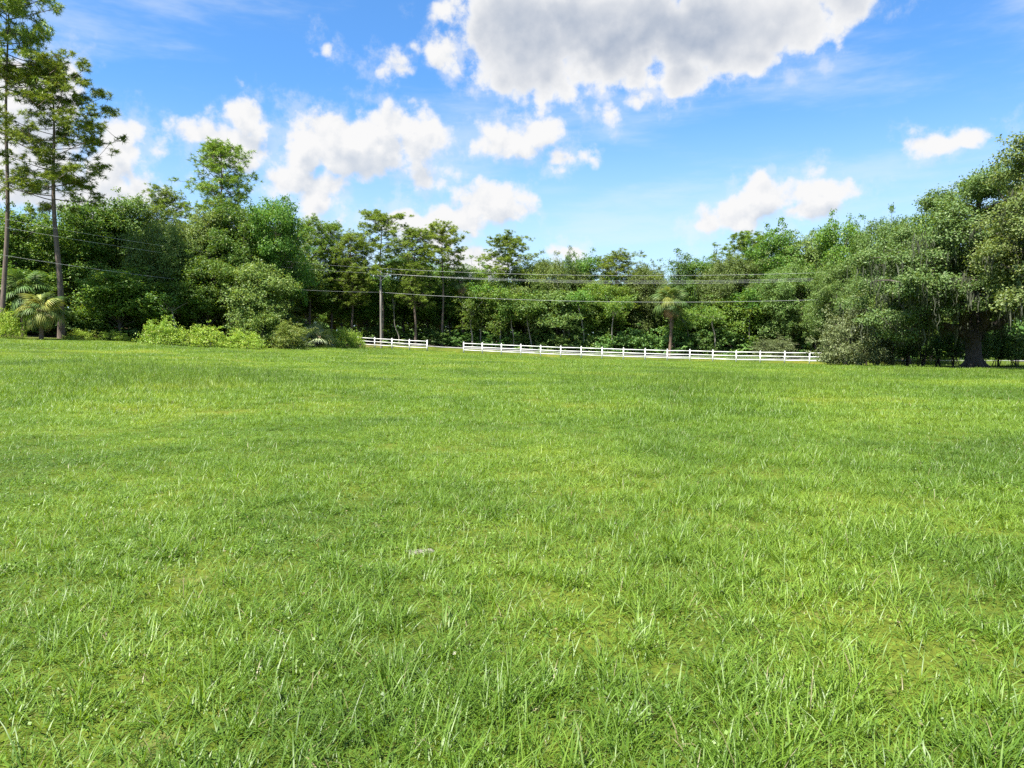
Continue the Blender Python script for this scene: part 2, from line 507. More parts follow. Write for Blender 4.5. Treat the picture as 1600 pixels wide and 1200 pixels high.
def ground_mat():
    m, nt = new_mat('ground')
    L = nt.links
    c = grass_colour(nt)
    fine = nz(nt, 14.0, 6, 'World', 0.7)
    thatch = ramp(nt, fine, [(0.35, (0.36, 0.28, 0.35)), (0.65, (0.80, 0.58, 0.75))])
    c = mixc(nt, 1.0, c, thatch, 'MULTIPLY')
    soil = ramp(nt, nz(nt, 3.0, 5, 'World', 0.65), [(0.58, (0, 0, 0)), (0.78, (0.6, 0.6, 0.6))])
    c = mixc(nt, soil, c, (0.16, 0.13, 0.07))
    # leaf litter on the forest floor and under the oak: bare of grass
    pos = nt.nodes.new('ShaderNodeNewGeometry').outputs['Position']
    def dist_line(nx, ny, off):
        n = nt.nodes.new('ShaderNodeVectorMath'); n.operation = 'DOT_PRODUCT'
        L.new(pos, n.inputs[0]); n.inputs[1].default_value = (nx, ny, 0)
        a = nt.nodes.new('ShaderNodeMath'); a.operation = 'SUBTRACT'; L.new(n.outputs['Value'], a.inputs[0]); a.inputs[1].default_value = off
        return a.outputs[0]
    wood = dist_line(FN[0], FN[1], FX0 * FN[0] + FY0 * FN[1] + 11.5)
    left = dist_line(-0.75, 0.66, 0.75 * 42 + 0.66 * 68)
    mx = nt.nodes.new('ShaderNodeMath'); mx.operation = 'MAXIMUM'; L.new(wood, mx.inputs[0]); L.new(left, mx.inputs[1])
    mr = nt.nodes.new('ShaderNodeMapRange'); L.new(mx.outputs[0], mr.inputs[0]); mr.inputs[1].default_value = -1.0; mr.inputs[2].default_value = 2.0
    litter = ramp(nt, nz(nt, 5.0, 5, 'World', 0.7), [(0.3, (0.05, 0.038, 0.022)), (0.7, (0.14, 0.105, 0.06))])
    c = mixc(nt, mr.outputs[0], c, litter)
    oak = nt.nodes.new('ShaderNodeVectorMath'); oak.operation = 'DISTANCE'
    L.new(pos, oak.inputs[0]); oak.inputs[1].default_value = (39.5, 59.0, -0.6)
    wob = nt.nodes.new('ShaderNodeMath'); wob.operation = 'MULTIPLY_ADD'
    L.new(nz(nt, 0.5, 3, 'World'), wob.inputs[0]); wob.inputs[1].default_value = 6.0; L.new(oak.outputs['Value'], wob.inputs[2])
    mo = nt.nodes.new('ShaderNodeMapRange'); L.new(wob.outputs[0], mo.inputs[0]); mo.inputs[1].default_value = 8.0; mo.inputs[2].default_value = 6.0
    litter2 = ramp(nt, nz(nt, 6.0, 5, 'World', 0.7), [(0.3, (0.10, 0.08, 0.045)), (0.7, (0.22, 0.18, 0.11))])
    c = mixc(nt, mo.outputs[0], c, litter2)
    pb = nt.nodes.new('ShaderNodeBsdfPrincipled'); pb.inputs['Roughness'].default_value = 0.95
    pb.inputs['Specular IOR Level'].default_value = 0.1
    L.new(c, pb.inputs['Base Color'])
    bp = nt.nodes.new('ShaderNodeBump'); bp.inputs['Strength'].default_value = 0.6; bp.inputs['Distance'].default_value = 0.04
    L.new(fine, bp.inputs['Height']); L.new(bp.outputs[0], pb.inputs['Normal'])
    out = nt.nodes.new('ShaderNodeOutputMaterial'); L.new(pb.outputs[0], out.inputs[0])
    return m
M['ground'] = ground_mat()

# ------------------------------------------------------------------ the setting: ground and road
def build_ground():
    outer = np.array([6, 16, 32, 60, 110, 200, 400, 800, 1800.0])
    xs = np.concatenate([-80 - outer[::-1], np.linspace(-80, 80, 181), 80 + outer])
    ys = np.concatenate([-20 - outer[::-1], np.linspace(-20, 120, 181), 120 + outer])
    X, Y = np.meshgrid(xs, ys)
    V = np.stack([X, Y, ground(X, Y)], -1).reshape(-1, 3)
    n = len(xs)
    i, j = np.meshgrid(np.arange(n - 1), np.arange(n - 1), indexing='ij')
    q = np.stack([i * n + j, i * n + j + 1, (i + 1) * n + j + 1, (i + 1) * n + j], -1).reshape(-1, 4)
    mb = MB(); mb.add(V, q)
    obj('meadow_ground', mb.mesh('meadow_ground', M['ground'], True), kind='structure')
build_ground()

def build_road():
    mb = MB()
    ts = np.linspace(-14, 80, 95)
    ds = np.array([4.3, 5.2, 6.4, 7.6, 8.8, 9.7])
    crown = np.array([0.0, 0.05, 0.08, 0.08, 0.05, 0.0])
    P = []
    for t in ts:
        for d, c in zip(ds, crown):
            x = FX0 + FU[0] * t + FN[0] * d; y = FY0 + FU[1] * t + FN[1] * d
            P.append((x, y, gz(x, y) + 0.035 + c))
    m = len(ds)
    q = [(a * m + b, a * m + b + 1, (a + 1) * m + b + 1, (a + 1) * m + b) for a in range(len(ts) - 1) for b in range(m - 1)]
    mb.add(P, q)
    obj('road', mb.mesh('road', M['asphalt'], True), kind='structure')
build_road()

# ------------------------------------------------------------------ trees: shapes
def unit(v):
    return v / (np.linalg.norm(v, axis=-1, keepdims=True) + 1e-9)
def leaf_quads(mb, pos, nrm, size, rng, aspect=0.72):
    n = len(pos)
    nrm = unit(nrm)
    t = unit(np.cross(nrm, rng.normal(size=(n, 3))))
    b = np.cross(nrm, t)
    L = (size * rng.uniform(0.65, 1.35, n))[:, None]
    W = L * aspect
    v = np.stack([pos - t * L * 0.5, pos + b * W * 0.5 + t * L * 0.08, pos + t * L * 0.5 - nrm * L * 0.12, pos - b * W * 0.5 + t * L * 0.08], 1)
    mb.add(v.reshape(-1, 3), np.arange(n * 4).reshape(-1, 4))
def leaf_clumps(mb, centres, radii, rng, sprays, per, size, flat=0.7, spray_r=0.28, up=0.5, centre=None):
    for c, r in zip(centres, radii):
        ns = max(3, int(sprays * (r ** 2) * rng.uniform(0.8, 1.2)))
        d = unit(rng.normal(size=(ns, 3)))
        d[:, 2] = np.where(d[:, 2] < 0, d[:, 2] * 0.7, d[:, 2])
        rr = rng.uniform(0.25, 1.0, ns) ** 0.6
        sp = c + d * (rr * r)[:, None] * np.array((1, 1, flat))
        P = np.repeat(sp, per, 0) + rng.normal(size=(ns * per, 3)) * spray_r * np.array((1, 1, 0.6))
        out = np.repeat(d, per, 0)
        if centre is not None:
            out = out * 0.6 + unit(P - centre) * 0.5
        nr = out * 0.5 + np.array((0, 0, up)) + rng.normal(size=(ns * per, 3)) * 0.55
        leaf_quads(mb, P, nr, size, rng)
def bez(a, b, c, n=6):
    t = np.linspace(0, 1, n)[:, None]
    return (1 - t) ** 2 * a + 2 * t * (1 - t) * b + t * t * c
def hang_moss(mb, tops, rng, lmin, lmax, per=5, spread=0.35, width=0.10):
    for p in tops:
        for k in range(per):
            q = p + rng.normal(size=3) * np.array((spread, spread, 0.12))
            ln = rng.uniform(lmin, lmax)
            n = 5
            a = rng.uniform(0, 2 * math.pi)
            side = np.array((math.cos(a), math.sin(a), 0))
            s = np.linspace(0, 1, n)
            w = width * rng.uniform(0.4, 1.2) * np.array((0.4, 0.9, 0.75, 0.4, 0.05))
            sway = rng.normal(size=(n, 3)) * 0.06; sway[:, 2] = 0
            c = q + np.stack([0 * s, 0 * s, -ln * s], 1) + sway
            v = np.stack([c - side * w[:, None], c + side * w[:, None]], 1).reshape(-1, 3)
            mb.add(v, [(2 * i, 2 * i + 1, 2 * i + 3, 2 * i + 2) for i in range(n - 1)])

def crown_tree(seed, H, R, base, n_clumps, clump_r, leaf='oak_leaf', size=0.2, sprays=9, per=14, shape='round', trunk_r=0.22,
               moss=0, flat=0.7, bark='oak_bark', forks=1, spray_r=0.28):
    """trunk with limbs reaching each leaf clump, clumps spread over an uneven crown. base = height of the lowest foliage"""
    rng = np.random.default_rng(seed)
    tr, cr, ms = MB(), MB(), MB()
    lean = rng.normal(size=2) * 0.04 * H
    hz = (H + base) / 2; rz = (H - base) / 2
    top_t = base + (H - base) * 0.72
    zs = np.linspace(0, top_t, 8)
    axis = np.stack([lean[0] * (zs / H) ** 2 + 0.12 * np.sin(zs * 0.7 + seed), lean[1] * (zs / H) ** 2 + 0.12 * np.cos(zs * 0.6 + seed) - 0.12 * math.cos(seed), zs], 1)
    axis[0, :2] = 0
    rad = trunk_r * (1 - 0.75 * zs / top_t); rad[0] *= 1.35
    axis[0, 2] = -0.25
    tr.tube(axis, rad, 8)
    k = np.arange(n_clumps)
    phi = k * 2.39996 + rng.uniform(0, 0.9, n_clumps)
    ct = 1 - 2 * (k + 0.5) / n_clumps
    ct = np.clip(ct + rng.normal(size=n_clumps) * 0.08, -0.98, 0.98)
    st = np.sqrt(1 - ct * ct)
    lob = 0.78 + 0.26 * np.sin(2 * phi + seed * 1.3) * np.sin(3 * ct + seed) + 0.20 * np.sin(5 * phi + 2.1 * seed + 4 * ct)
    rr = np.where(rng.random(n_clumps) < 0.25, rng.uniform(0.3, 0.7, n_clumps), rng.uniform(0.8, 1.0, n_clumps)) * lob
    hfac = 1.0
    if shape == 'round':
        prof = st
    elif shape == 'tall':
        prof = st ** 0.7
    elif shape == 'dome':                       # wide below, rounded above
        prof = np.where(ct < 0, np.maximum(st, 0.85), st ** 0.8)
    else:
        prof = st
    c = np.stack([np.cos(phi) * prof * R * rr, np.sin(phi) * prof * R * rr, hz + ct * rz * (0.55 + 0.45 * rr)], 1)
    c[:, 2] = np.clip(c[:, 2], base * 0.9, H - clump_r * 0.5)
    c[:, :2] += np.stack([np.interp(c[:, 2], zs, axis[:, 0]), np.interp(c[:, 2], zs, axis[:, 1])], 1)
    radii = clump_r * rng.uniform(0.5, 1.35, n_clumps)
    leaf_clumps(cr, c, radii, rng, sprays, per, size, flat, spray_r, centre=np.array((0, 0, base)))
    nt_ = int(n_clumps * 0.9)                                     # small twigs breaking the outline
    pk = c[rng.integers(0, n_clumps, nt_)]
    tw = pk + unit(pk - np.array((0, 0, base + 0.35 * (H - base)))) * clump_r * rng.uniform(0.7, 1.5, (nt_, 1)) + rng.normal(size=(nt_, 3)) * 0.3
    tw[:, 2] = np.maximum(tw[:, 2], base * 0.8)
    leaf_clumps(cr, tw, np.full(nt_, 0.38), rng, 34, 12, size * 0.95, 0.9, 0.16)
    for p, q in zip(pk, tw):
        tr.tube(np.stack([p, (p + q) / 2, q]), np.array((0.02, 0.014, 0.008)), 3, False)
    for p in c:
        d = math.hypot(p[0], p[1])
        z0 = np.clip(p[2] - 0.55 * d - rng.uniform(0.3, 1.2), base * 0.55, top_t * 0.97)
        a = np.array((np.interp(z0, zs, axis[:, 0]), np.interp(z0, zs, axis[:, 1]), z0))
        mid = (a + p) / 2 + np.array((0, 0, 0.18 * d)) + rng.normal(size=3) * 0.25
        r0 = max(0.025, trunk_r * 0.34 * (1 - 0.6 * z0 / top_t))
        tr.tube(bez(a, mid, p, 6), np.linspace(r0, 0.015, 6), 5)
    if moss:
        low = c[c[:, 2] < hz + rz * 0.4]
        pick = low[rng.integers(0, len(low), moss)] + rng.normal(size=(moss, 3)) * np.array((clump_r, clump_r, 0.3)) * 0.7
        hang_moss(ms, pick, rng, 0.4, 1.5, 7, 0.4, 0.06)
    return dict(trunk=tr.mesh('trunk', M[bark], True), crown=cr.mesh('crown', M[leaf]),
                moss=ms.mesh('spanish_moss', M['moss']) if moss else None, H=H, R=R)

def pine_tree(seed, H, R, crown_from, n_br=46, tufts=11, trunk_r=0.28, bend=0.0, dens=24, needle=0.27, nw=0.019):
    rng = np.random.default_rng(seed)
    tr, cr = MB(), MB()
    zs = np.linspace(0, H * 0.97, 12)
    ax = np.stack([bend * np.sin(zs / H * 2.4) + 0.10 * np.sin(zs * 0.5 + seed), 0.08 * np.cos(zs * 0.45 + seed) - 0.08 * math.cos(seed), zs], 1)
    ax[:, 0] -= ax[0, 0]; ax[0, 2] = -0.25
    rad = trunk_r * (1 - 0.86 * (zs / (H * 0.97)) ** 1.1); rad[0] *= 1.3
    tr.tube(ax, rad, 8)
    hb = crown_from * H
    pos, nrm = [], []
    for k in range(n_br):
        t = (k + rng.uniform(0, 1)) / n_br
        z = hb + (H * 0.965 - hb) * t
        env = R * math.sqrt(max(0.05, 1 - ((t - 0.38) / 0.66) ** 2))
        env *= rng.uniform(0.62, 1.08)
        if rng.random() < 0.12:
            env *= 0.45
        phi = k * 2.39996 + rng.uniform(-0.5, 0.5)
        a = np.array((np.interp(z, zs, ax[:, 0]), np.interp(z, zs, ax[:, 1]), z))
        rise = env * (rng.uniform(-0.15, 0.55) + 0.7 * max(0, t - 0.3))
        e = a + np.array((math.cos(phi) * env, math.sin(phi) * env, rise))
        m = (a + e) / 2 + np.array((0, 0, -0.10 * env)) + rng.normal(size=3) * 0.12
        c = bez(a, m, e, 7)
        tr.tube(c, np.linspace(max(0.03, trunk_r * 0.24 * (1 - 0.6 * t)), 0.012, 7), 5)
        tips = []
        for j in range(5):
            s = (1.0, 0.95, 0.8, 0.66, 0.5)[j]
            p = c[int(s * 6)] * (1 - (s * 6) % 1) + c[min(6, int(s * 6) + 1)] * ((s * 6) % 1)
            q = p + rng.normal(size=3) * np.array((0.46, 0.46, 0.38)) * (0.0 if j == 0 else 0.5 + 0.9 * env / R) + np.array((0, 0, 0.15))
            tr.tube(np.stack([p, (p + q) / 2 - np.array((0, 0, 0.03)), q]), np.array((0.018, 0.013, 0.008)), 3, False)
            tips.append(q)
        for j in range(tufts):
            q = tips[min(4, int(rng.random() ** 1.15 * 5))] + rng.normal(size=3) * np.array((0.19, 0.19, 0.15))
            pos.append(q); nrm.append(np.array((math.cos(phi) * 0.55, math.sin(phi) * 0.55, 0.65)))
    for j in range(tufts):
        pos.append(ax[-1] + rng.normal(size=3) * 0.28 + np.array((0, 0, 0.15))); nrm.append(np.array((0, 0, 1.0)))
    pos = np.array(pos); nrm = unit(np.array(nrm) + rng.normal(size=(len(nrm), 3)) * 0.3)
    n = len(pos)
    P = np.repeat(pos, dens, 0); A = np.repeat(nrm, dens, 0)
    D = unit(rng.normal(size=P.shape) + A * 0.55)
    Lk = (needle * rng.uniform(0.7, 1.25, len(P)))[:, None]
    S = unit(np.cross(D, rng.normal(size=P.shape)))
    tip = P + D * Lk - np.array((0, 0, 1)) * Lk * 0.12
    v = np.stack([P + D * Lk * 0.1 - S * nw, P + D * Lk * 0.1 + S * nw, tip], 1)
    cr.add(v.reshape(-1, 3), None, np.arange(len(P) * 3).reshape(-1, 3))
    return dict(trunk=tr.mesh('trunk', M['pine_bark'], True), crown=cr.mesh('crown', M['pine_needle']), moss=None, H=H, R=R)

def shrub_shape(seed, H, R, leaf, size, n, stems=6, base=0.15, per=14, spray_r=0.2, clump=0.55, up=0.5, bark='oak_bark', sprays=10):
    rng = np.random.default_rng(seed)
    st, fo = MB(), MB()
    k = np.arange(n)
    phi = k * 2.39996 + rng.uniform(0, 1, n)
    ct = rng.uniform(-0.15, 1, n)
    s = np.sqrt(np.clip(1 - ct * ct, 0, 1))
    rr = rng.uniform(0.5, 1, n) * (0.85 + 0.2 * np.sin(3 * phi + seed))
    c = np.stack([np.cos(phi) * s * R * rr, np.sin(phi) * s * R * rr, base * H + np.clip(ct, 0, 1) * (H - base * H - clump * 0.5) * (0.6 + 0.4 * rr) + 0.1], 1)
    leaf_clumps(fo, c, clump * rng.uniform(0.7, 1.3, n), rng, sprays, per, size, 0.8, spray_r, up)
    tw = c[rng.integers(0, n, n)]
    tw = tw + unit(tw - np.array((0, 0, base * H * 0.5))) * clump * rng.uniform(0.6, 1.9, (n, 1)) + rng.normal(size=(n, 3)) * clump * 0.4
    tw[:, 2] = np.maximum(tw[:, 2], 0.1)
    leaf_clumps(fo, tw, np.full(n, clump * 0.35), rng, sprays * 2.2, max(6, per // 2), size, 0.9, spray_r * 0.6, up)
    for i in range(stems):
        p = c[rng.integers(0, n)]
        b = np.array((rng.normal() * R * 0.16, rng.normal() * R * 0.16, -0.1))
        st.tube(bez(b, (b + p) / 2 + np.array((0, 0, 0.25 * H)), p, 6), np.linspace(0.05, 0.012, 6) * max(0.5, H / 3), 5)
    return dict(trunk=st.mesh('stems', M[bark], True), crown=fo.mesh('foliage', M[leaf]), moss=None, H=H, R=R)

V = {}
V['oak'] = [crown_tree(11 + i, 12.0, 6.0, 2.6, 84, 1.5, 'oak_leaf', 0.175, 20, 18, 'dome', 0.30, moss=16 if i else 30) for i in range(3)]
V['broad'] = [crown_tree(31 + i, 13.0, 4.0, 3.6, 72, 1.2, 'broad_leaf' if i != 2 else 'oak_leaf', 0.19, 22, 17, 'tall', 0.20, bark='oak_bark' if i % 2 else 'pale_bark') for i in range(5)]
V['low'] = [crown_tree(51 + i, 8.0, 3.2, 2.3, 56, 1.15, 'broad_leaf' if i else 'oak_leaf', 0.18, 22, 17, 'dome', 0.14, moss=10 if i == 0 else 0) for i in range(3)]
V['pine'] = [pine_tree(71 + i, 20.0, 3.1, [0.50, 0.62, 0.55, 0.66][i], [54, 44, 48, 42][i], 46, 0.165, bend=[0.1, -0.2, 0.3, 0.12][i]) for i in range(4)]
V['pine_dense'] = [pine_tree(81 + i, 17.0, 2.3, 0.34, 84, 28, 0.15, dens=20) for i in range(3)]
V['shrub'] = [shrub_shape(91 + i, 3.2, 1.9, 'shrub_leaf', 0.22, 36, sprays=18) for i in range(3)]
V['hedge'] = [shrub_shape(95 + i, 2.9, 1.25, 'shrub_leaf', 0.14, 34, 9, 0.28, sprays=26, spray_r=0.15, clump=0.45) for i in range(3)]
V['myrtle'] = [shrub_shape(101 + i, 5.0, 3.2, 'myrtle_leaf', 0.13, 95, 10, 0.10, sprays=34, spray_r=0.17, clump=0.7) for i in range(2)]
V['weed'] = [shrub_shape(105 + i, 1.5, 2.2, 'weed_leaf', 0.10, 60, 8, 0.05, sprays=30, spray_r=0.14, clump=0.4) for i in range(2)]
V['vine'] = [shrub_shape(109, 4.6, 2.6, 'vine_leaf', 0.13, 80, 8, 0.08, sprays=22, spray_r=0.18, clump=0.65)]
V['snag'] = [crown_tree(115, 9.8, 0.95, 6.2, 26, 0.75, 'shrub_leaf', 0.15, 22, 12, 'tall', 0.13)]

rnd = random.Random(5)
def plant(kind, vi, px, ytop, D, hw, label, cat='tree', name=None, group=None, tilt=(0, 0), rot=None, crown_name='crown', zfix=None):
    """px, ytop: where its middle and its top stand in the photograph; D: metres ahead; hw: half its width in photo pixels"""
    v = V[kind][vi % len(V[kind])]
    x, y, z = at(px, D)
    H = z_at(ytop, D) - z if zfix is None else zfix
    sxy = (hw * D / F) / v['R'] if hw else H / v['H']
    t = thing(name or kind, label, cat, (x, y, z), group, rnd.uniform(0, 6.28) if rot is None else rot, (sxy, sxy, H / v['H']), tilt)
    shrubby = kind in ('shrub', 'hedge', 'myrtle', 'weed', 'vine')
    obj('stems' if shrubby else 'trunk', v['trunk'], t)
    obj('foliage' if shrubby else 'crown', v['crown'], t)
    if v['moss']:
        m = obj('spanish_moss', v['moss'], t); m['kind'] = 'stuff'
    return t

# ------------------------------------------------------------------ trees: placing
PINE, BROAD, OAK = 'pine_tree', 'broadleaf_tree', 'oak_tree'
# left side, where the wood comes nearest
plant('pine', 3, 4, -70, 66, 78, 'tallest pine at the left edge, its top cut off by the frame', name=PINE, rot=1.0, tilt=(0, 0.045))
plant('pine', 0, 97, 104, 68, 90, 'tall pine with bare lower trunk, second pine from the left edge', name=PINE, rot=2.2, tilt=(0, 0.012))
plant('broad', 0, 30, 322, 75, 62, 'broadleaf tree behind the tallest pine trunk at the left edge', name=BROAD)
plant('broad', 1, 140, 312, 78, 62, 'bushy green tree just right of the second pine trunk', name=BROAD)
plant('broad', 2, 210, 312, 82, 58, 'soft grey-green tree between the second pine and the big oak thicket', name=BROAD)
plant('pine_dense', 0, 262, 298, 84, 40, 'short pine poking out left of the round-topped tall pine', name=PINE)
plant('pine_dense', 1, 352, 227, 84, 52, 'round-topped tall pine rising above the left oak thicket', name=PINE, rot=0.4)
plant('oak', 0, 268, 345, 77, 66, 'left oak of the thicket, above the pale green weed mounds', name=OAK)
plant('broad', 2, 322, 330, 79, 50, 'dark upright tree of the left thicket, directly below the round-topped pine', name=BROAD)
plant('broad', 4, 384, 322, 80, 50, 'dark upright tree of the left thicket, right of the round-topped pine', name=BROAD)
plant('low', 2, 325, 405, 75, 48, 'low dark tree at the middle of the left thicket, above the middle weed mound', name=BROAD)
plant('broad', 3, 438, 316, 80, 46, 'narrow dark tree at the right end of the left oak thicket', name=BROAD)
plant('low', 0, 398, 412, 75, 50, 'low dark oak in front of the thicket, above the yellow-green vine bush', name=OAK)
plant('low', 1, 190, 420, 72, 60, 'low leafy tree at the field edge right of the second pine', name=BROAD)
plant('low', 1, 40, 420, 72, 60, 'low dark tree behind the yellowing palm by the left edge', name=BROAD)
plant('oak', 2, -60, 330, 74, 90, 'oak at the far left, cut by the edge of the picture', name=OAK)
# pines behind the power pole
plant('pine_dense', 0, 484, 344, 96, 36, 'dense yellow-green pine next to the left thicket, left of the power pole', name=PINE)
plant('pine_dense', 1, 520, 352, 99, 34, 'dense pine with bare twigs on top, second left of the power pole', name=PINE)
plant('pine_dense', 2, 550, 366, 97, 32, 'shorter dense pine immediately left of the power pole', name=PINE)
plant('pine', 0, 597, 335, 97, 46, 'tall full pine rising right behind the power pole', name=PINE, rot=3.0)
plant('pine_dense', 1, 649, 360, 97, 33, 'narrow dense pine between the two tall open pines by the pole', name=PINE)
plant('pine', 3, 691, 354, 98, 42, 'open-crowned pine on the right of the pine group, above the fence gap', name=PINE, rot=1.2)
plant('pine', 1, 792, 369, 104, 44, 'lone pine with rounded top just right of the low gap in the treeline', name=PINE, rot=2.0)
plant('pine', 2, 1158, 366, 108, 46, 'flat round-topped pine left of the taller trees on the right', name=PINE, rot=0.2)
plant('pine_dense', 2, 962, 397, 104, 40, 'bright yellow-green tree top near the middle of the right treeline', name=PINE)
# the wood behind the white fence
rows = [
 ('broad', 0, 478, 398, 99, 46, 'leafy tree left of the power pole, below the dense pines'),
 ('broad', 1, 535, 402, 101, 44, 'leafy tree beside the power pole on its left, lower than the pines'),
 ('low', 1, 575, 432, 103, 44, 'low leafy tree at the foot of the power pole'),
 ('broad', 3, 632, 402, 104, 44, 'leafy tree just right of the power pole'),
 ('low', 2, 668, 430, 103, 40, 'low leafy tree behind the left end of the fence gap'),
 ('broad', 4, 705, 416, 105, 38, 'leafy tree behind the middle of the fence gap'),
 ('broad', 0, 748, 414, 103, 38, 'rounded tree behind the first post right of the fence gap'),
 ('low', 1, 770, 455, 99, 46, 'bright leafy tree in front of the lone rounded pine'),
 ('broad', 2, 822, 412, 104, 42, 'tree just right of the lone rounded pine'),
 ('oak', 0, 862, 404, 104, 56, 'grey-green oak left of the thin dead tip in the treeline'),
 ('low', 0, 868, 455, 99, 56, 'low twisted oak with dark curved limbs behind the fence'),
 ('broad', 4, 918, 402, 106, 42, 'tree right of the thin dead tip in the treeline'),
 ('broad', 1, 940, 440, 100, 42, 'green tree below the bright yellow-green top'),
 ('oak', 1, 1005, 410, 104, 52, 'oak left of the tall cabbage palm'),
 ('broad', 3, 1092, 408, 105, 48, 'tree right behind the tall cabbage palm'),
 ('oak', 2, 1130, 402, 101, 58, 'spreading oak under the flat round-topped pine'),
 ('low', 2, 1088, 470, 101, 50, 'low dark green tree right of the palm trunk'),
 ('low', 1, 1150, 462, 97, 50, 'low leafy tree under the flat round-topped pine'),
 ('broad', 0, 1212, 360, 100, 50, 'tall tree right of the flat round-topped pine'),
 ('broad', 2, 1265, 364, 98, 46, 'grey-green tall tree, second right of the flat round-topped pine'),
 ('oak', 1, 1228, 412, 94, 60, 'mossy oak behind the right part of the white fence'),
 ('broad', 4, 1320, 346, 92, 50, 'tall dark tree third right of the flat round-topped pine'),
 ('oak', 0, 1385, 340, 84, 62, 'rounded oak left of the great mossy live oak'),
 ('oak', 2, 1310, 408, 82, 66, 'drooping oak above the silvery bush at the fence end'),
 ('broad', 1, 1455, 318, 82, 50, 'dark tree top showing behind the left shoulder of the live oak'),
 ('oak', 0, 1420, 430, 74, 62, 'leafy oak between the silvery bush and the live oak limb'),
 ('broad', 3, 1540, 380, 84, 70, 'tree showing through gaps behind the great live oak'),
]
for r in rows:
    plant(*r, name=OAK if r[0] == 'oak' or (r[0] == 'low' and r[1] == 0) else BROAD)
plant('snag', 0, 1050, 404, 99, 13, 'dark vine-covered snag standing above the tall cabbage palm', name='vine_covered_snag', cat='dead tree')
plant('snag', 0, 886, 398, 102, 6, 'thin dead tree tip sticking up from the middle treeline', name='dead_tree', cat='dead tree')
ORD = 'first second third fourth fifth sixth seventh eighth ninth tenth eleventh twelfth thirteenth fourteenth fifteenth sixteenth seventeenth eighteenth nineteenth twentieth'.split()
def behind(px):
    """which post of the white fence stands in line with a pixel column"""
    cols = [CX + F * (FX0 + FDX * i) / (FY0 + FDY * i) for i in range(-6, 22)]
    i = int(np.argmin([abs(c - px) for c in cols])) - 6
    if px < cols[0] - 8:
        return '%s of those left of the short fence' % ORD[int((px - 440) // 38)]
    side = '' if abs(cols[i + 6] - px) < 6 else (', a little right' if px > cols[i + 6] else ', a little left')
    if i >= 0:
        return 'in line with the %s post of the long fence%s' % ((ORD + ['last', 'last'])[min(i, 21)], side)
    return 'in line with the %s post of the short fence%s' % (ORD[min(i + 6, 4)], side) if i <= -2 else 'in line with the middle of the fence gap'
# second row: they only fill the gaps between the trees in front
k = 0
for px in range(470, 1400, 42):
    yt = 432 + (k * 37 % 23) if px < 1180 else 396 + (k * 31 % 18)
    plant('broad', k, px + (k * 29 % 17), yt, 111 + (k * 13 % 6), 44, 'shaded back-row tree, ' + behind(px + (k * 29 % 17)), name=BROAD, group='trees deep in the wood behind the fence')
    k += 1
for j, px in enumerate(range(-40, 470, 52)):
    plant('broad', k, px + (k * 29 % 17), 350 + (k * 17 % 20), 90 + (k * 13 % 5), 62, 'shaded tree deep in the left wood, %s of the back row from the left edge' % ORD[j], name=BROAD, group='trees deep in the wood on the left')
    k += 1
# understorey
for i, px in enumerate(range(585, 1260, 31)):
    plant('shrub', i, px + (i * 13 % 11), 508 + (i * 7 % 17), 99.5 - (px - 585) * 0.009 + (i % 3), 26 + (i * 5 % 7), 'dark undergrowth shrub, ' + behind(px + (i * 13 % 11)), 'shrub', 'undergrowth_shrub', 'undergrowth behind the fence')
for i, px in enumerate(range(-20, 475, 36)):
    D = 71 + max(0, px - 100) * 0.035 + (i % 3)
    plant('shrub', i, px + (i * 13 % 11), 470 + (i * 11 % 24), D, 34 + (i * 5 % 9), 'dark undergrowth shrub at the foot of the left wood, %s from the left edge' % ORD[i], 'shrub', 'undergrowth_shrub', 'undergrowth of the left wood')
# bushes at the left edge of the field
plant('weed', 0, 252, 503, 67, 42, 'brightest pale green weed mound, leftmost of the mounds at the field edge', 'bush', 'weed_mound')
plant('weed', 1, 318, 512, 67, 50, 'middle pale green weed mound below the left oaks', 'bush', 'weed_mound')
plant('weed', 0, 382, 520, 68, 42, 'lowest weed mound, left of the yellow-green vine bush', 'bush', 'weed_mound')
plant('weed', 1, 530, 516, 85, 34, 'weed mound between the pale palm and the fence end', 'bush', 'weed_mound')
plant('weed', 0, 556, 521, 86, 19, 'bright weed mound covering the left end of the fence', 'bush', 'weed_mound')
plant('weed', 1, 10, 488, 64, 30, 'olive bush at the left edge below the tallest pine', 'bush', 'weed_mound')
plant('vine', 0, 408, 468, 73, 44, 'yellow-green vine bush climbing the dark oaks of the left thicket', 'bush', 'vine_bush')
plant('vine', 0, 452, 500, 72, 34, 'small dark vine bush left of the pale palm', 'bush', 'vine_bush')
plant('weed', 0, 128, 517, 68, 26, 'low weeds at the foot of the second pine trunk', 'bush', 'weed_mound')
plant('weed', 1, 182, 518, 70, 24, 'low weeds left of the brightest weed mound', 'bush', 'weed_mound')
# right side
plant('myrtle', 0, 1342, 466, 66, 60, 'large silvery-green bush at the right end of the white fence', 'bush', 'wax_myrtle_bush')
plant('myrtle', 1, 1214, 526, 84, 36, 'low silvery bush just behind the white fence', 'bush', 'wax_myrtle_bush')
plant('myrtle', 1, 1316, 500, 71, 32, 'smaller silvery bush leaning over the last fence rails', 'bush', 'wax_myrtle_bush')
for i, px in enumerate(range(1345, 1660, 24)):
    plant('hedge', i, px, 508 + (i * 7 % 12), 67.5 - i * 0.25 + (i % 2) * 0.7, 18, 'hedge shrub on bare stems in the oak shade, %s from the silvery bush' % ORD[i], 'shrub', 'hedge_shrub', 'hedge under the live oak')

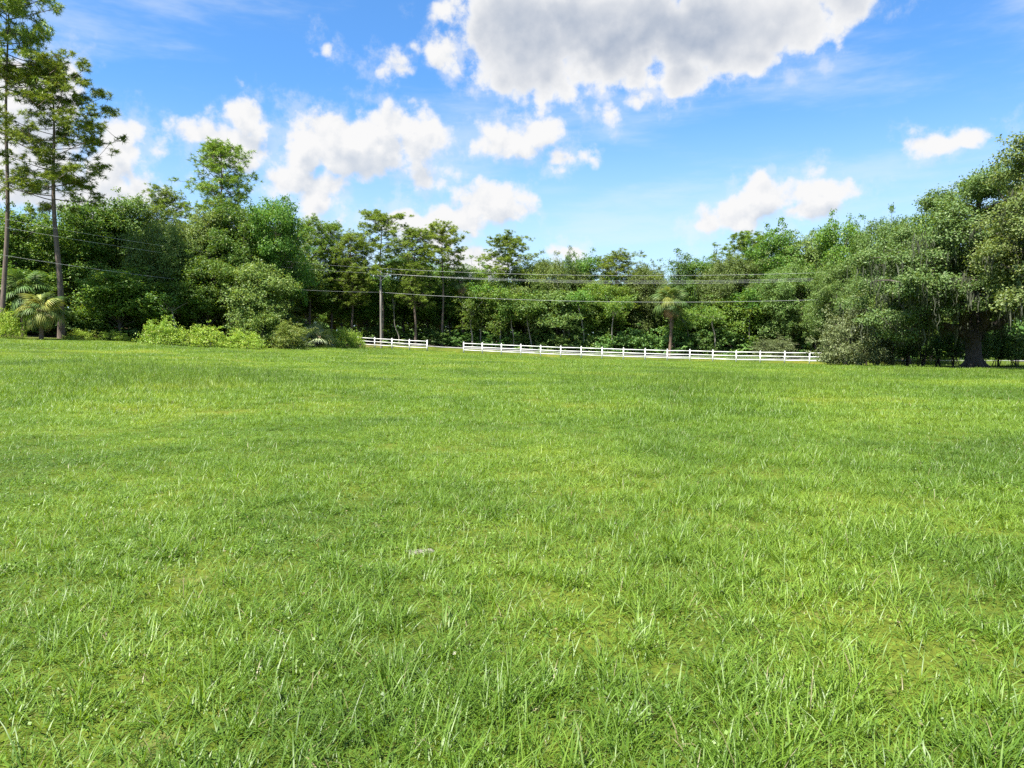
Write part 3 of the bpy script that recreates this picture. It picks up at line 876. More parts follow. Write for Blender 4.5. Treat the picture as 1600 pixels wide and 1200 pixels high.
def live_oak(seed, loc, limbs, env, n_clumps, label, trunk_h, trunk_r, moss_n, extra=(), slope=0.0):
    """a great live oak: short thick trunk, long arching limbs, wide layered crown hung with moss"""
    rng = np.random.default_rng(seed)
    tr, cr, ms = MB(), MB(), MB()
    base = np.array([(0, 0, -0.3), (0.02, 0, 0.25), (-0.05, 0.05, 1.2), (-0.1, 0.05, 2.2), (-0.1, 0.1, trunk_h)], float)
    tr.tube(base, np.array((1.55, 1.12, 0.95, 0.95, 1.05)) * trunk_r, 12)
    for a in range(7):                                                   # root flares
        an = a * 0.9 + 0.3
        d = np.array((math.cos(an), math.sin(an), 0))
        tr.tube([d * trunk_r * 0.5 + np.array((0, 0, 0.8)), d * trunk_r * 1.15 + np.array((0, 0, 0.22)), d * trunk_r * 2.1 + np.array((0, 0, -0.12))], [0.25, 0.24, 0.1], 6)
    pts = []
    for (a, b, c, r0) in limbs:
        cv = bez(np.array(a, float), np.array(b, float), np.array(c, float), 14)
        cv[1:-1] += rng.normal(size=(12, 3)) * 0.14
        tr.tube(cv, np.linspace(r0, 0.05, 14), 8)
        pts.append(cv)
    allp = np.concatenate(pts)
    C, Rr = [], []
    ex, ey, ez, zlow, cx, cy, cz = env
    while len(C) < n_clumps:
        d = unit(rng.normal(size=3))
        if d[2] < -0.55:
            continue
        f = rng.uniform(0.72, 1.0) if rng.random() < 0.75 else rng.uniform(0.3, 0.72)
        f *= 0.9 + 0.14 * math.sin(4 * math.atan2(d[1], d[0]) + seed) + 0.1 * math.sin(7 * d[2] + seed)
        p = np.array((cx + d[0] * ex * f, cy + d[1] * ey * f, cz + d[2] * ez * f))
        if p[2] < zlow or p[2] > 15.8 + slope * min(0.0, p[0] + 1.0):
            continue
        C.append(p); Rr.append(rng.uniform(0.9, 1.75))
    for cv in pts:
        for q in (cv[-1], cv[-3], cv[-5]):
            for r_ in range(2):
                C.append(q + rng.normal(size=3) * np.array((0.7, 0.7, 0.35)) + np.array((0, 0, 0.3))); Rr.append(rng.uniform(0.8, 1.3))
    for e in extra:
        C.append(np.array(e, float) + rng.normal(size=3) * 0.4); Rr.append(rng.uniform(0.9, 1.4))
    C = np.array(C)
    leaf_clumps(cr, C, Rr, rng, 21, 26, 0.165, 0.6, 0.27, 0.6, centre=np.array((0, 0, 3.0)))
    for p in C:
        j = np.argmin(np.linalg.norm(allp - p, axis=1) + 2.0 * np.maximum(0, allp[:, 2] - p[2]))
        q = allp[j]
        d = np.linalg.norm(p - q)
        tr.tube(bez(q, (p + q) / 2 + np.array((0, 0, 0.15 * d)) + rng.normal(size=3) * 0.2, p, 6), np.linspace(min(0.12, 0.03 + 0.02 * d), 0.015, 6), 5)
    low = C[C[:, 2] < cz + 0.45 * ez]
    tops = low[rng.integers(0, len(low), moss_n)] + rng.normal(size=(moss_n, 3)) * np.array((0.9, 0.9, 0.3))
    tl = allp[rng.integers(0, len(allp), moss_n // 2)]
    tl = tl[tl[:, 2] > 2.6] - np.array((0, 0, 0.1))
    hang_moss(ms, tops, rng, 0.3, 1.6, 12, 0.5, 0.055)
    hang_moss(ms, tl, rng, 0.4, 1.5, 9, 0.35, 0.05)
    t = thing('live_oak_tree', label, 'tree', loc)
    obj('trunk', tr.mesh('trunk', M['oak_bark'], True), t)
    obj('crown', cr.mesh('crown', M['live_oak_leaf']), t)
    m = obj('spanish_moss', ms.mesh('spanish_moss', M['moss']), t); m['kind'] = 'stuff'
    return t
ox, oy, oz = at(1522, 60)
live_oak(3, (ox, oy, oz), [
    ((-0.3, 0.1, 2.3), (-2.6, -0.6, 4.6), (-6.9, -1.6, 2.5), 0.46),
    ((-0.2, 0, 2.9), (-3.2, -2.6, 7.0), (-8.4, -4.4, 6.4), 0.42),
    ((0.1, 0, 3.0), (1.0, -2.8, 7.5), (-1.0, -7.2, 9.2), 0.42),
    ((0.3, 0.1, 2.6), (3.6, -0.6, 5.8), (7.6, -2.0, 6.2), 0.42),
    ((0, 0.2, 3.0), (0.4, 1.5, 9.0), (0.6, 1.2, 14.5), 0.40),
    ((-0.2, 0.2, 3.0), (-2.6, 2.4, 8.5), (-5.0, 3.6, 9.8), 0.36),
    ((0.2, 0.2, 3.0), (3.2, 3.0, 9.0), (6.4, 4.4, 12.6), 0.36),
    ((-0.3, 0, 6.5), (-3.0, -0.8, 9.0), (-6.2, -1.0, 8.6), 0.26)],
    (8.9, 7.6, 8.6, 4.6, -0.2, -0.6, 7.9), 150, 'great live oak hung with grey moss, thick dark trunk at the right of the field', 3.1, 0.60, 260,
    extra=[(-8.5, -2, 3.4), (-9.6, -1.5, 4.6), (-7.6, -3, 5.0), (-6.2, -3.5, 4.8), (-4.6, -4.5, 5.2), (-3.0, -5.5, 5.6), (-9.8, -0.5, 6.4), (-8.8, 0.5, 8.0), (-10.2, 1.0, 5.2), (-6.8, -1, 3.2), (2.6, -4.5, 5.0), (4.5, -4.0, 4.6), (6.0, -3.5, 4.4), (-1.0, -5.8, 5.2), (-5.6, -4.6, 6.4), (-7.4, -4.0, 6.8)], slope=0.95)
ox2, oy2, oz2 = at(1700, 49)
live_oak(8, (ox2, oy2, oz2), [
    ((-0.3, 0.1, 2.4), (-3.2, -1.0, 6.0), (-6.0, -2.2, 4.4), 0.42),
    ((-0.2, 0, 2.9), (-2.2, -0.6, 10.0), (-4.6, -1.4, 11.6), 0.42),
    ((0.1, 0, 3.0), (1.0, -2.8, 7.5), (-2.0, -6.2, 9.2), 0.40),
    ((0.3, 0.1, 2.6), (3.6, -0.6, 5.8), (7.6, -2.0, 6.2), 0.42),
    ((0, 0.2, 3.0), (0.4, 1.5, 9.0), (0.6, 1.2, 13.0), 0.40)],
    (7.2, 7.6, 8.6, 3.8, -0.6, -1.2, 8.4), 150, 'second live oak at the right edge, its mossy branches reaching in from outside the frame', 3.0, 0.66, 180)

# ------------------------------------------------------------------ palms
def frond_mesh(name, mat, seed, pet=0.9, leaf=0.95, nseg=22, droop=0.45):
    """fan leaf on a stalk growing along +X from the origin, +Z up"""
    rng = np.random.default_rng(seed)
    mb = MB()
    hub = np.array((pet, 0, 0.0))
    s = np.linspace(0, 1, 4)
    st = np.stack([pet * s, 0 * s, 0.10 * np.sin(math.pi * s)], 1)
    w = 0.022
    mb.add(np.concatenate([st + (0, w, 0), st - (0, w, 0)]), [(i, i + 1, i + 5, i + 4) for i in range(3)])
    for k in range(nseg):
        a = (k / (nseg - 1) - 0.5) * 2 * 1.9
        L = leaf * (0.62 + 0.38 * math.cos(a * 0.55)) * rng.uniform(0.9, 1.08)
        d = np.array((math.cos(a), math.sin(a), 0.0))
        side = np.array((-math.sin(a), math.cos(a), 0.0))
        q = []
        for t, ww in ((0.04, 0.012), (0.4, 0.040), (0.72, 0.030), (1.0, 0.003)):
            c = hub + d * L * t * (1 - 0.22 * t * t) + np.array((0.14 * math.cos(a) * t, 0, -droop * L * t ** 2.2 + 0.05 * (k % 2)))
            q += [c - side * ww, c + side * ww]
        mb.add(q, [(0, 1, 3, 2), (2, 3, 5, 4), (4, 5, 7, 6)])
    return mb.mesh(name, M[mat])
FROND = {'green': frond_mesh('frond', 'palm_leaf', 1, droop=0.65), 'yellow': frond_mesh('frond', 'palm_yellow', 2, droop=0.85), 'pale': frond_mesh('frond', 'palm_pale', 5, droop=0.5), 'dead': frond_mesh('frond', 'palm_dead', 3, pet=0.8, leaf=0.8, droop=0.7)}
def palm(label, loc, trunk_h, fr, n, seed, yellow=0.25, dead=0, trunk_r=0.19, main='green'):
    rng = random.Random(seed)
    t = thing('cabbage_palm', label, 'palm', loc)
    if trunk_h > 0.2:
        mb = MB()
        zs = np.linspace(-0.2, trunk_h, 16)
        r = trunk_r * (1 + 0.10 * np.cos(np.arange(16) * 2.2)) * np.where(zs > trunk_h * 0.72, 1.35, 1.0)
        mb.tube(np.stack([0.15 * np.sin(zs * 0.4), 0 * zs, zs], 1), r, 9)
        for k in range(34):                                             # old leaf bases
            z = trunk_h * (0.55 + 0.45 * k / 34); a = k * 2.4
            d = np.array((math.cos(a), math.sin(a), 0)); x0 = 0.15 * math.sin(z * 0.4)
            p = np.array((x0, 0, z)) + d * trunk_r * 1.1
            mb.tube([p, p + d * 0.10 + np.array((0, 0, 0.14)), p + d * 0.16 + np.array((0, 0, 0.30))], [0.055, 0.04, 0.02], 4)
        obj('trunk', mb.mesh('trunk', M['palm_bark'], True), t)
    x0 = 0.15 * math.sin(trunk_h * 0.4) if trunk_h > 0.2 else 0
    for k in range(n):
        u = k / n
        kind = 'dead' if u < dead else ('yellow' if rng.random() < yellow else main)
        el = (-1.25 + 0.5 * rng.random()) if kind == 'dead' else math.radians(-35 + 115 * (u - dead) / max(0.01, 1 - dead)) + rng.uniform(-0.15, 0.15)
        o = obj('frond', FROND[kind], t)
        o.location = (x0, 0, trunk_h + (0.0 if trunk_h > 0.2 else 0.15))
        o.rotation_euler = (rng.uniform(-0.4, 0.4), -el, k * 2.39996 + rng.uniform(-0.2, 0.2))
        s = fr * rng.uniform(0.85, 1.15)
        o.scale = (s, s, s)
    return t
D = 93.4
x, y, z = at(1046, D)
palm('tall cabbage palm with brown skirt of dead fronds behind the white fence', (x, y, z), z_at(472, D) - z, 1.4, 44, 1, 0.2, 0.2, 0.19)
D = 65.0
x, y, z = at(66, D)
palm('yellowing cabbage palm with drooping fronds between the two left pines', (x, y, z), 2.6, 1.12, 38, 2, 0.45, 0.12, 0.2)
x, y, z = at(38, 69)
palm('darker green palm behind the yellowing palm at the left edge', (x, y, z), 4.2, 1.4, 26, 3, 0.0, 0.05, 0.2)
x, y, z = at(494, 82)
palm('small pale trunkless palm at the field edge left of the fence', (x, y, z), 0.5, 1.5, 24, 4, 0.12, 0.0, 0.2, 'pale')
x, y, z = at(848, 97.5)
palm('small fan palm in the undergrowth below the twisted oak', (x, y, z), 0, 1.0, 14, 5, 0.3, 0.0)
x, y, z = at(722, 100)
palm('dark cabbage palm head in the low gap of the treeline', (x, y, z), z_at(440, 100) - z, 1.1, 26, 6, 0.0, 0.2, 0.2)

# pale thin trunks in front of the dark wood
def sapling(label, pts, r0, D, group=None):
    P = []
    x0, y0, z0 = at(pts[0][0], D)
    for i, (px, py) in enumerate(pts):
        xx = (px - CX) / F * D
        P.append((xx - x0, 0.25 * math.sin(i * 1.7), (z_at(py, D) - z0) if i else -0.2))
    mb = MB(); P = np.array(P)
    fine = np.stack([np.interp(np.linspace(0, 1, 14), np.linspace(0, 1, len(P)), P[:, k]) for k in range(3)], 1)
    mb.tube(fine, np.linspace(r0, r0 * 0.45, 14), 7)
    rng = np.random.default_rng(int(pts[0][0]))
    cr = MB()
    tops = fine[-1] + rng.normal(size=(9, 3)) * np.array((1.0, 1.0, 0.8)) + np.array((0, 0, 0.6))
    for q in tops:
        mb.tube(bez(fine[-3], (fine[-2] + q) / 2 + np.array((0, 0, 0.2)), q, 5), np.linspace(r0 * 0.4, 0.012, 5), 4)
    leaf_clumps(cr, tops, [0.95] * 9, rng, 18, 14, 0.2, 0.8, 0.25)
    t = thing('sapling', label, 'tree', (x0, y0, z0), group)
    obj('trunk', mb.mesh('trunk', M['pale_bark'], True), t)
    obj('crown', cr.mesh('crown', M['broad_leaf']), t)
sapling('thin pale curved trunk behind the fence, leaning right below the lone pine', [(751, 540), (751, 520), (754, 500), (759, 485), (762, 470)], 0.11, 97.5)
sapling('thin pale trunk with a bend, right of the twisted oak behind the fence', [(912, 545), (912, 520), (908, 500), (904, 485), (902, 470)], 0.11, 96.5)
sapling('thin leaning pale trunk left of the bent one behind the fence', [(833, 540), (828, 525), (824, 505), (822, 490)], 0.09, 97.0)
sapling('thin grey trunk right of the tall cabbage palm', [(1077, 545), (1076, 525), (1072, 510), (1065, 500)], 0.10, 95.5)
sapling('short pale tree trunk standing behind the brightest weed mound', [(274, 535), (274, 515), (273, 495), (272, 480)], 0.16, 72.5)

for i, (px, top) in enumerate([(624, 466), (738, 486), (781, 474), (803, 492), (956, 484), (1118, 494), (1171, 478)]):
    b = (i * 7 % 17) - 8
    sapling('slender grey trunk, ' + behind(px), [(px, 545), (px + b * 0.1, 525), (px + b * 0.6 - 2, 508), (px + b, top)], 0.085 + 0.02 * (i % 3), 97.5 - (px - 622) * 0.006, 'slender trunks')
# the wood further back reads as one mass
def far_woods():
    rng = np.random.default_rng(77)
    path = np.array([(-125, 62), (-92, 84), (-62, 108), (-25, 126), (20, 126), (62, 112), (92, 92), (120, 66)], float)
    seg = np.linspace(0, len(path) - 1, 2000)
    cx = np.interp(seg, np.arange(len(path)), path[:, 0]); cy = np.interp(seg, np.arange(len(path)), path[:, 1])
    mb = MB()
    n = 6800
    k = rng.integers(0, 2000, n)
    off = rng.uniform(-5, 7, n)
    d = np.stack([cx[k], cy[k]], 1); dn = d / np.linalg.norm(d, axis=1)[:, None]
    xy = d + dn * off[:, None]
    hmax = 9.6 + 1.3 * np.sin(seg[k] * 9.0) + 1.0 * np.sin(seg[k] * 23.0 + 1)
    z = ground(xy[:, 0], xy[:, 1]) + rng.uniform(0.0, 1.0, n) ** 1.15 * hmax
    C = np.concatenate([xy, z[:, None]], 1)
    per = 15
    P = np.repeat(C, per, 0) + rng.normal(size=(n * per, 3)) * 0.65
    leaf_quads(mb, P, rng.normal(size=P.shape) * 0.7 + np.array((0, -0.3, 0.6)), 0.85, rng, 0.7)
    o = obj('far_woods', mb.mesh('far_woods', M['shrub_leaf']), kind='stuff')
    tag(o, 'dense mass of the wood far behind the treeline', 'woods')
far_woods()

# ------------------------------------------------------------------ white fence
def build_fence(label, i0, i1):
    t = thing('rail_fence', label, 'fence', (FX0 + FDX * i0, FY0 + FDY * i0, gz(FX0 + FDX * i0, FY0 + FDY * i0)))
    ox, oy, oz = t.location
    ang = math.atan2(FDY, FDX)
    pm = MB()
    w, h = 0.056, 1.34
    pm.box(-w, w, -w, w, -0.2, h)
    post_me = pm.mesh('post', M['white_vinyl'])
    cm = MB()
    c = w + 0.012
    cm.add([(-c, -c, h), (c, -c, h), (c, c, h), (-c, c, h), (-c, -c, h + 0.025), (c, -c, h + 0.025), (c, c, h + 0.025), (-c, c, h + 0.025), (0, 0, h + 0.07)],
           [(0, 3, 2, 1), (0, 1, 5, 4), (1, 2, 6, 5), (2, 3, 7, 6), (3, 0, 4, 7)], [(4, 5, 8), (5, 6, 8), (6, 7, 8), (7, 4, 8)])
    cap_me = cm.mesh('cap', M['white_vinyl'])
    r2 = random.Random(i0 + 50)
    zs = {}
    for i in range(i0, i1 + 1):
        x, y = FX0 + FDX * i, FY0 + FDY * i
        zs[i] = gz(x, y)
        p = obj('post', post_me, t)
        p.location = (x - ox, y - oy, zs[i] - oz + r2.uniform(-0.015, 0.015))
        p.rotation_euler = (r2.uniform(-0.008, 0.008), r2.uniform(-0.008, 0.008), ang + r2.uniform(-0.03, 0.03))
        obj('cap', cap_me, p)
    ln = math.hypot(FDX, FDY)
    for i in range(i0, i1):
        for hh in (0.40, 0.80, 1.20):
            a, b = zs[i] + hh + r2.uniform(-0.008, 0.008), zs[i + 1] + hh + r2.uniform(-0.008, 0.008)
            rm = MB()
            v = []
            for s, zc in ((0.05, a), (ln - 0.05, b)):
                v += [(s, -0.019, zc - 0.05), (s, 0.019, zc - 0.05), (s, 0.019, zc + 0.05), (s, -0.019, zc + 0.05)]
            v = np.array(v); v[:, 2] -= zs[i]
            rm.add(v, [(0, 1, 5, 4), (1, 2, 6, 5), (2, 3, 7, 6), (3, 0, 4, 7), (0, 3, 2, 1), (4, 5, 6, 7)])
            o = obj('rail', rm.mesh('rail', M['white_vinyl']), t)
            o.location = (FX0 + FDX * i - ox, FY0 + FDY * i - oy, zs[i] - oz)
            o.rotation_euler = (0, 0, ang)
build_fence('short white three-rail fence left of the gap, by the power pole', -6, -2)
build_fence('long white three-rail fence running right from the gap to the silvery bush', 0, 17)

# ------------------------------------------------------------------ power poles and lines
def power_pole(label, loc, h, arm_ang):
    t = thing('power_pole', label, 'pole', loc)
    mb = MB(); mb.tube([(0, 0, -0.4), (0, 0, h * 0.5), (0, 0, h)], [0.165, 0.14, 0.115], 12)
    obj('pole', mb.mesh('pole', M['pole_wood'], True), t)
    ca, sa = math.cos(arm_ang), math.sin(arm_ang)
    def rb(name, x0, x1, y0, y1, z0, z1, mat, par=t):
        m = MB(); m.box(x0, x1, y0, y1, z0, z1)
        o = obj(name, m.mesh(name, M[mat]), par)
        return o
    arm = rb('crossarm', -0.95, 0.95, -0.06, 0.06, h - 0.75, h - 0.62, 'grey_metal')
    arm.location = (0, 0, 0); arm.rotation_euler = (0, 0, arm_ang)
    pts = []
    for s in (-0.88, -0.35, 0.88):
        m = MB()
        zz = h - 0.62
        m.tube([(s, 0, zz), (s, 0, zz + 0.06), (s, 0, zz + 0.09), (s, 0, zz + 0.16), (s, 0, zz + 0.2), (s, 0, zz + 0.27)], [0.03, 0.03, 0.075, 0.045, 0.075, 0.03], 8)
        obj('insulator', m.mesh('insulator', M['porcelain'], True), arm)
        pts.append((loc[0] + ca * s, loc[1] + sa * s, loc[2] + zz + 0.27))
    for s in (-1, 1):
        m = MB(); m.tube([(0, -0.09, h - 1.35), (s * 0.62, -0.07, h - 0.70)], [0.02, 0.02], 5)
        br = obj('brace', m.mesh('brace', M['grey_metal']), t); br.rotation_euler = (0, 0, arm_ang)
    m = MB(); m.tube([(0, 0, h), (0, 0, h + 0.10), (0, 0, h + 0.16), (0, 0, h + 0.3)], [0.03, 0.07, 0.05, 0.03], 8)
    obj('top_insulator', m.mesh('top_insulator', M['porcelain'], True), t)
    m = MB(); m.tube([(0, -0.15, h - 2.75), (0, -0.30, h - 2.75)], [0.035, 0.03], 6)
    obj('bracket', m.mesh('bracket', M['grey_metal']), t)
    return dict(top=(loc[0], loc[1], loc[2] + h + 0.3), arm=pts, low=(loc[0], loc[1] - 0.3, loc[2] + h - 2.75))
D = 94.0
x, y, z = at(596, D)
pA = power_pole('wooden power pole with crossarm in front of the pines, behind the short fence', (x, y, z), z_at(423, D) - z, 0.35)
xl, yl = (-66 - 800) / F * 60.0, 60.0
pL = power_pole('wooden power pole just outside the left edge holding the near lines', (xl, yl, gz(xl, yl)), z_at(332, 60) - gz(xl, yl), 0.6)
xr, yr = (1500 - 800) / F * 84.0, 84.0
pR = power_pole('wooden power pole behind the great live oak where the lines end', (xr, yr, gz(xr, yr)), z_at(420, 84) - gz(xr, yr), 0.0)
def wire(label, a, b, sag, r=0.011):
    a, b = np.array(a), np.array(b)
    t = np.linspace(0, 1, 25)
    p = a + (b - a) * t[:, None]; p[:, 2] -= 4 * sag * t * (1 - t)
    mb = MB(); mb.tube(p - a, np.full(25, r), 5)
    o = obj('power_line', mb.mesh('power_line', M['wire'], True), loc=tuple(a))
    tag(o, label, 'cable', 'overhead power lines')
for nm, k in (('front', 0), ('second', 1), ('rear', 2)):
    wire('thin overhead line, %s of the three on the crossarm, running right from the pole' % nm, pA['arm'][k], pR['arm'][k], 1.0 + 0.15 * k, 0.009)
wire('topmost overhead line from the pole top running right across the wood', pA['top'], pR['top'], 1.0, 0.012)
wire('lowest thick overhead cable running right from the pole', pA['low'], pR['low'], 1.15, 0.014)
wire('upper overhead line coming from the left edge to the pole', pL['arm'][1], pA['arm'][1], 0.8, 0.012)
wire('topmost overhead line coming from the left edge to the pole top', pL['top'], pA['top'], 0.8, 0.012)
wire('lowest thick overhead cable crossing in front of the left pines', pL['low'], pA['low'], 0.9, 0.014)

# ------------------------------------------------------------------ grass
def blades(mb, n, half, rng, lmin, lmax, wid, tuss=0.5, lean=0.55, tuss_n=14, seg=3):
    nt_ = int(n * tuss)
    xy = rng.uniform(-half, half, (n, 2))
    phi = rng.uniform(0, 2 * math.pi, n)
    L = rng.uniform(lmin, lmax, n) * rng.uniform(0.6, 1.0, n)
    if nt_:
        tc = rng.uniform(-half, half, (tuss_n, 2))
        k = rng.integers(0, tuss_n, nt_)
        o = rng.normal(size=(nt_, 2)) * half * 0.055
        xy[:nt_] = tc[k] + o
        phi[:nt_] = np.arctan2(o[:, 1], o[:, 0]) + rng.normal(size=nt_) * 0.6
        L[:nt_] *= rng.uniform(0.8, 1.5, tuss_n)[k]
    a = np.clip(rng.normal(lean, 0.28, n), 0.05, 1.25)            # lean of the base from the vertical
    c = rng.uniform(0.3, 1.3, n)                                  # how much more it bends over
    d = np.stack([np.cos(phi), np.sin(phi), np.zeros(n)], 1)
    tw = rng.normal(size=n) * 0.5
    s = np.stack([-np.sin(phi + tw), np.cos(phi + tw), np.zeros(n)], 1)
    p = np.concatenate([xy, np.full((n, 1), -0.01)], 1)
    W = wid * rng.uniform(0.6, 1.3, n)
    rows = [p - s * W[:, None] * 0.4, p + s * W[:, None] * 0.4]
    wf = [1.0, 0.75, 0.0] if seg == 3 else [0.7, 0.0]
    for j in range(seg):
        ang = a + c * (j + 0.5) / seg
        p = p + (d * np.sin(ang)[:, None] + np.array((0, 0, 1)) * np.cos(ang)[:, None]) * (L / seg)[:, None]
        if j < seg - 1:
            rows += [p - s * (W * wf[j] * 0.5)[:, None], p + s * (W * wf[j] * 0.5)[:, None]]
        else:
            rows.append(p)
    m = len(rows)
    v = np.stack(rows, 1).reshape(-1, 3)
    b = (np.arange(n) * m)[:, None]
    q = [b + np.array((2 * j, 2 * j + 1, 2 * j + 3, 2 * j + 2)) for j in range(seg - 1)]
    t = b + np.array((m - 3, m - 2, m - 1))
    mb.add(v, np.concatenate(q) if q else None, t)
def stems(mb, n, half, rng, hmin, hmax):
    for k in range(n):
        x, y = rng.uniform(-half, half, 2)
        h = rng.uniform(hmin, hmax); a = rng.uniform(0, 6.28); l = rng.uniform(0.05, 0.3) * h
        e = np.array((x + math.cos(a) * l, y + math.sin(a) * l, h))
        b = np.array((x, y, -0.01))
        mb.tube(bez(b, b + np.array((0, 0, h * 0.6)), e, 4), [0.0016, 0.0014, 0.0022, 0.003], 3, False)

def build_grass():
    rng = np.random.default_rng(21)
    def source(name, meshes, half):
        c = bpy.data.collections.new(name)
        for i, mb in enumerate(meshes):
            o = bpy.data.objects.new('%s_%02d' % (name, i), mb.mesh(name, M['grass']))
            c.objects.link(o)
        return c
    near, mid, far = [], [], []
    for i in range(6):
        mb = MB()
        blades(mb, 6200, 0.62, rng, 0.03, 0.085, 0.0062, 0.08, 0.85, 30, 2)
        blades(mb, [900, 1150, 650, 1050, 800, 1300][i], 0.62, rng, 0.08, [0.18, 0.21, 0.14, 0.20, 0.17, 0.23][i], 0.0054, 0.7, 0.55, [22, 30, 14, 26, 18, 34][i])
        blades(mb, [26, 60, 12, 44, 30, 70][i], 0.62, rng, 0.16, 0.28, 0.0058, 0.5, 0.6, 6)
        nw_ = [420, 120, 700, 160, 520, 90][i]                # clover and small broad weeds
        wc = rng.uniform(-0.6, 0.6, (9, 2))[rng.integers(0, 9, nw_)] + rng.normal(size=(nw_, 2)) * 0.09
        leaf_quads(mb, np.concatenate([wc, rng.uniform(0.015, 0.06, (nw_, 1))], 1), rng.normal(size=(nw_, 3)) * 0.4 + np.array((0, 0, 1.0)), 0.02, rng, 0.8)
        near.append(mb)
    for i in range(6):
        mb = MB()
        blades(mb, 4200, 1.25, rng, 0.05, 0.12, 0.0105, 0.12, 0.85, 40, 2)
        blades(mb, [1500, 2300, 1100, 2000, 1700, 2600][i], 1.25, rng, 0.10, [0.22, 0.28, 0.17, 0.25, 0.2, 0.3][i], 0.0095, 0.65, 0.5, 50)
        if i in (1, 3, 5):
            stems(mb, [0, 50, 0, 20, 0, 110][i], 1.25, rng, 0.25, 0.42)
        mid.append(mb)
    for i in range(5):
        mb = MB()
        blades(mb, 4200, 2.5, rng, 0.07, 0.16, 0.028, 0.25, 0.85, 70, 2)
        blades(mb, [700, 1300, 500, 900, 1600][i], 2.5, rng, 0.12, [0.22, 0.30, 0.18, 0.26, 0.32][i], 0.020, 0.6, 0.45, 60, 2)
        far.append(mb)
    def lush(x, y):                                                  # taller and shorter stands of grass
        return (np.sin(x * 0.31 + 1.3 * np.sin(y * 0.17 + 0.6)) + np.sin(y * 0.27 + 1.7 * np.sin(x * 0.12 + 2.0)) + 0.8 * np.sin(x * 0.9 + y * 0.5) * np.sin(y * 0.8 - x * 0.2)) / 2.8
    def scatter(name, label, coll, n_var, step, y0, y1, zs, thin=1.0):
        P, I, R, S = [], [], [], []
        y = y0
        while y < y1:
            half = 1.1 * y + 7.0
            x = -half
            while x < half:
                xx = x + rng.uniform(-0.35, 0.35) * step; yy = y + rng.uniform(-0.35, 0.35) * step
                x += step
                dl = (xx - FX0) * FN[0] + (yy - FY0) * FN[1]
                dw = -0.75 * xx + 0.66 * yy - (0.75 * 42 + 0.66 * 68)
                do = math.hypot(xx - 39.5, yy - 59.0)
                if dl > 3.6 or dw > 0.5 or do < 5.0 or (do < 8 and rng.random() < 0.5) or rng.random() > thin:
                    continue
                l = float(lush(xx, yy))
                order = [2, 0, 4, 3, 1, 5] if n_var == 6 else [2, 0, 3, 1, 4]
                k = int(np.clip((l * 0.5 + 0.5) * n_var + rng.uniform(-1.2, 1.2), 0, n_var - 1))
                e = 0.3
                gx = (gz(xx + e, yy) - gz(xx - e, yy)) / (2 * e); gy = (gz(xx, yy + e) - gz(xx, yy - e)) / (2 * e)
                rz = rng.uniform(0, 2 * math.pi)
                a = gx * math.cos(rz) + gy * math.sin(rz); b = -gx * math.sin(rz) + gy * math.cos(rz)
                P.append((xx, yy, gz(xx, yy))); I.append(order[k]); R.append((math.atan(b), -math.atan(a), rz)); S.append(zs * (0.85 + 0.28 * l + rng.uniform(-0.08, 0.08)))
            y += step
        me = bpy.data.meshes.new(name)
        me.from_pydata(P, [], [])
        for nm, ty, dat in (('idx', 'INT', I), ('hgt', 'FLOAT', S)):
            at_ = me.attributes.new(nm, ty, 'POINT'); at_.data.foreach_set('value', dat)
        at_ = me.attributes.new('rot', 'FLOAT_VECTOR', 'POINT'); at_.data.foreach_set('vector', np.array(R, np.float32).ravel())
        o = obj(name, me, kind='stuff')
        tag(o, label, 'grass')
        ng = bpy.data.node_groups.new(name, 'GeometryNodeTree')
        ng.interface.new_socket('Geometry', in_out='INPUT', socket_type='NodeSocketGeometry')
        ng.interface.new_socket('Geometry', in_out='OUTPUT', socket_type='NodeSocketGeometry')
        gi = ng.nodes.new('NodeGroupInput'); go = ng.nodes.new('NodeGroupOutput')
        ci = ng.nodes.new('GeometryNodeCollectionInfo')
        ci.inputs['Collection'].default_value = coll
        ci.inputs['Separate Children'].default_value = True
        ci.inputs['Reset Children'].default_value = True
        ip = ng.nodes.new('GeometryNodeInstanceOnPoints')
        ip.inputs['Pick Instance'].default_value = True
        def attr(nm, ty):
            a = ng.nodes.new('GeometryNodeInputNamedAttribute'); a.data_type = ty; a.inputs['Name'].default_value = nm
            return a.outputs[0]
        ng.links.new(gi.outputs[0], ip.inputs['Points']); ng.links.new(ci.outputs[0], ip.inputs['Instance'])
        ng.links.new(attr('idx', 'INT'), ip.inputs['Instance Index'])
        ng.links.new(attr('rot', 'FLOAT_VECTOR'), ip.inputs['Rotation'])
        cx = ng.nodes.new('ShaderNodeCombineXYZ'); cx.inputs[0].default_value = 1; cx.inputs[1].default_value = 1
        ng.links.new(attr('hgt', 'FLOAT'), cx.inputs[2]); ng.links.new(cx.outputs[0], ip.inputs['Scale'])
        ng.links.new(ip.outputs[0], go.inputs[0])
        md = o.modifiers.new('scatter', 'NODES'); md.node_group = ng
        return len(P)
    a = scatter('near_grass', 'long bladed lawn grass close to the viewer', source('near_turf', near, 0.62), 6, 0.80, 1.2, 15.5, 1.0)
    b = scatter('field_grass', 'rough grass across the middle of the field', source('mid_turf', mid, 1.25), 6, 1.65, 15.0, 40.5, 1.0)
    c = scatter('distant_grass', 'grass at the far side of the field up to the fence', source('far_turf', far, 2.5), 5, 3.3, 39.5, 97.0, 0.95)
    print('grass instances', a, b, c)
build_grass()

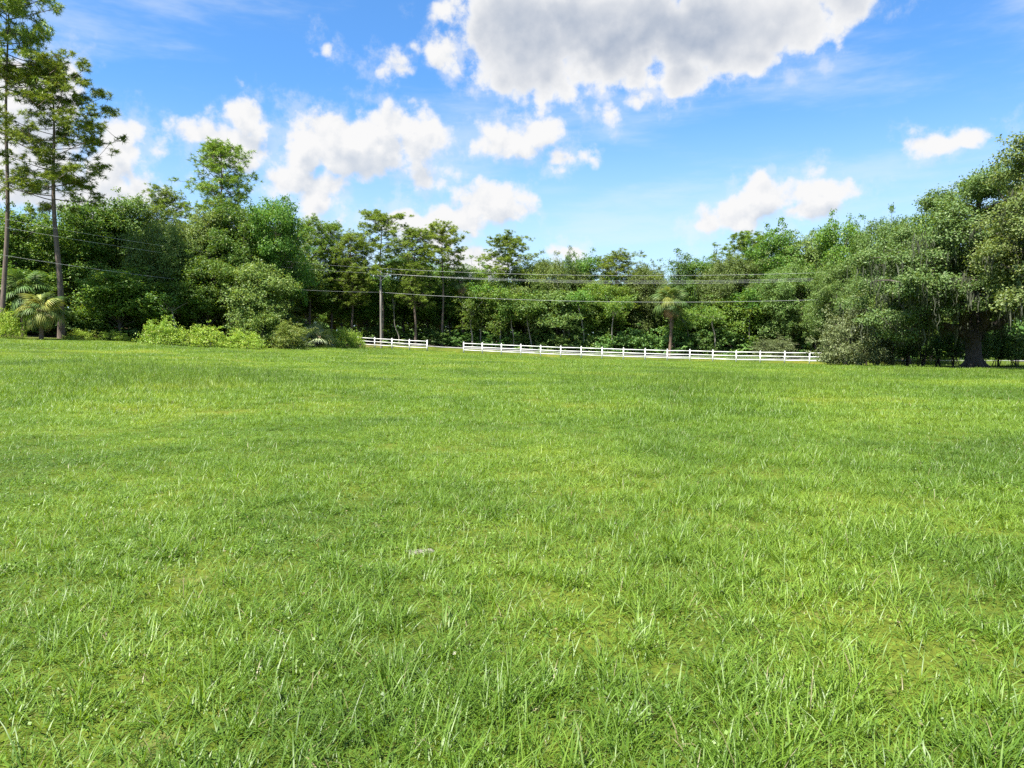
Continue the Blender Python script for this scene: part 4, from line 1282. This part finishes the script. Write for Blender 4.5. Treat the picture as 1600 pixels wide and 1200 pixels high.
# bare sandy mound in the grass
def sand_mound():
    rng = np.random.default_rng(4)
    mb = MB()
    nr, na = 7, 20
    x0, y0 = -0.70, 5.45
    v = [(0, 0, 0.014)]
    for i in range(1, nr + 1):
        r = i / nr
        for j in range(na):
            a = j * 2 * math.pi / na
            rr = r * (0.085 + 0.03 * math.sin(2 * a + 1) + 0.022 * math.sin(5 * a) + rng.normal() * 0.006)
            v.append((rr * 1.15 * math.cos(a), rr * math.sin(a), 0.014 * (1 - r * r) + rng.normal() * 0.006 - (0.016 if i == nr else 0)))
    t = [(0, 1 + j, 1 + (j + 1) % na) for j in range(na)]
    q = [(1 + (i - 1) * na + j, 1 + i * na + j, 1 + i * na + (j + 1) % na, 1 + (i - 1) * na + (j + 1) % na) for i in range(1, nr) for j in range(na)]
    mb.add(v, q, t)
    o = obj('sand_mound', mb.mesh('sand_mound', M['sand'], True), loc=(x0, y0, gz(x0, y0) - 0.002))
    tag(o, 'small grey sandy mound showing through the grass in the foreground', 'mound')
sand_mound()
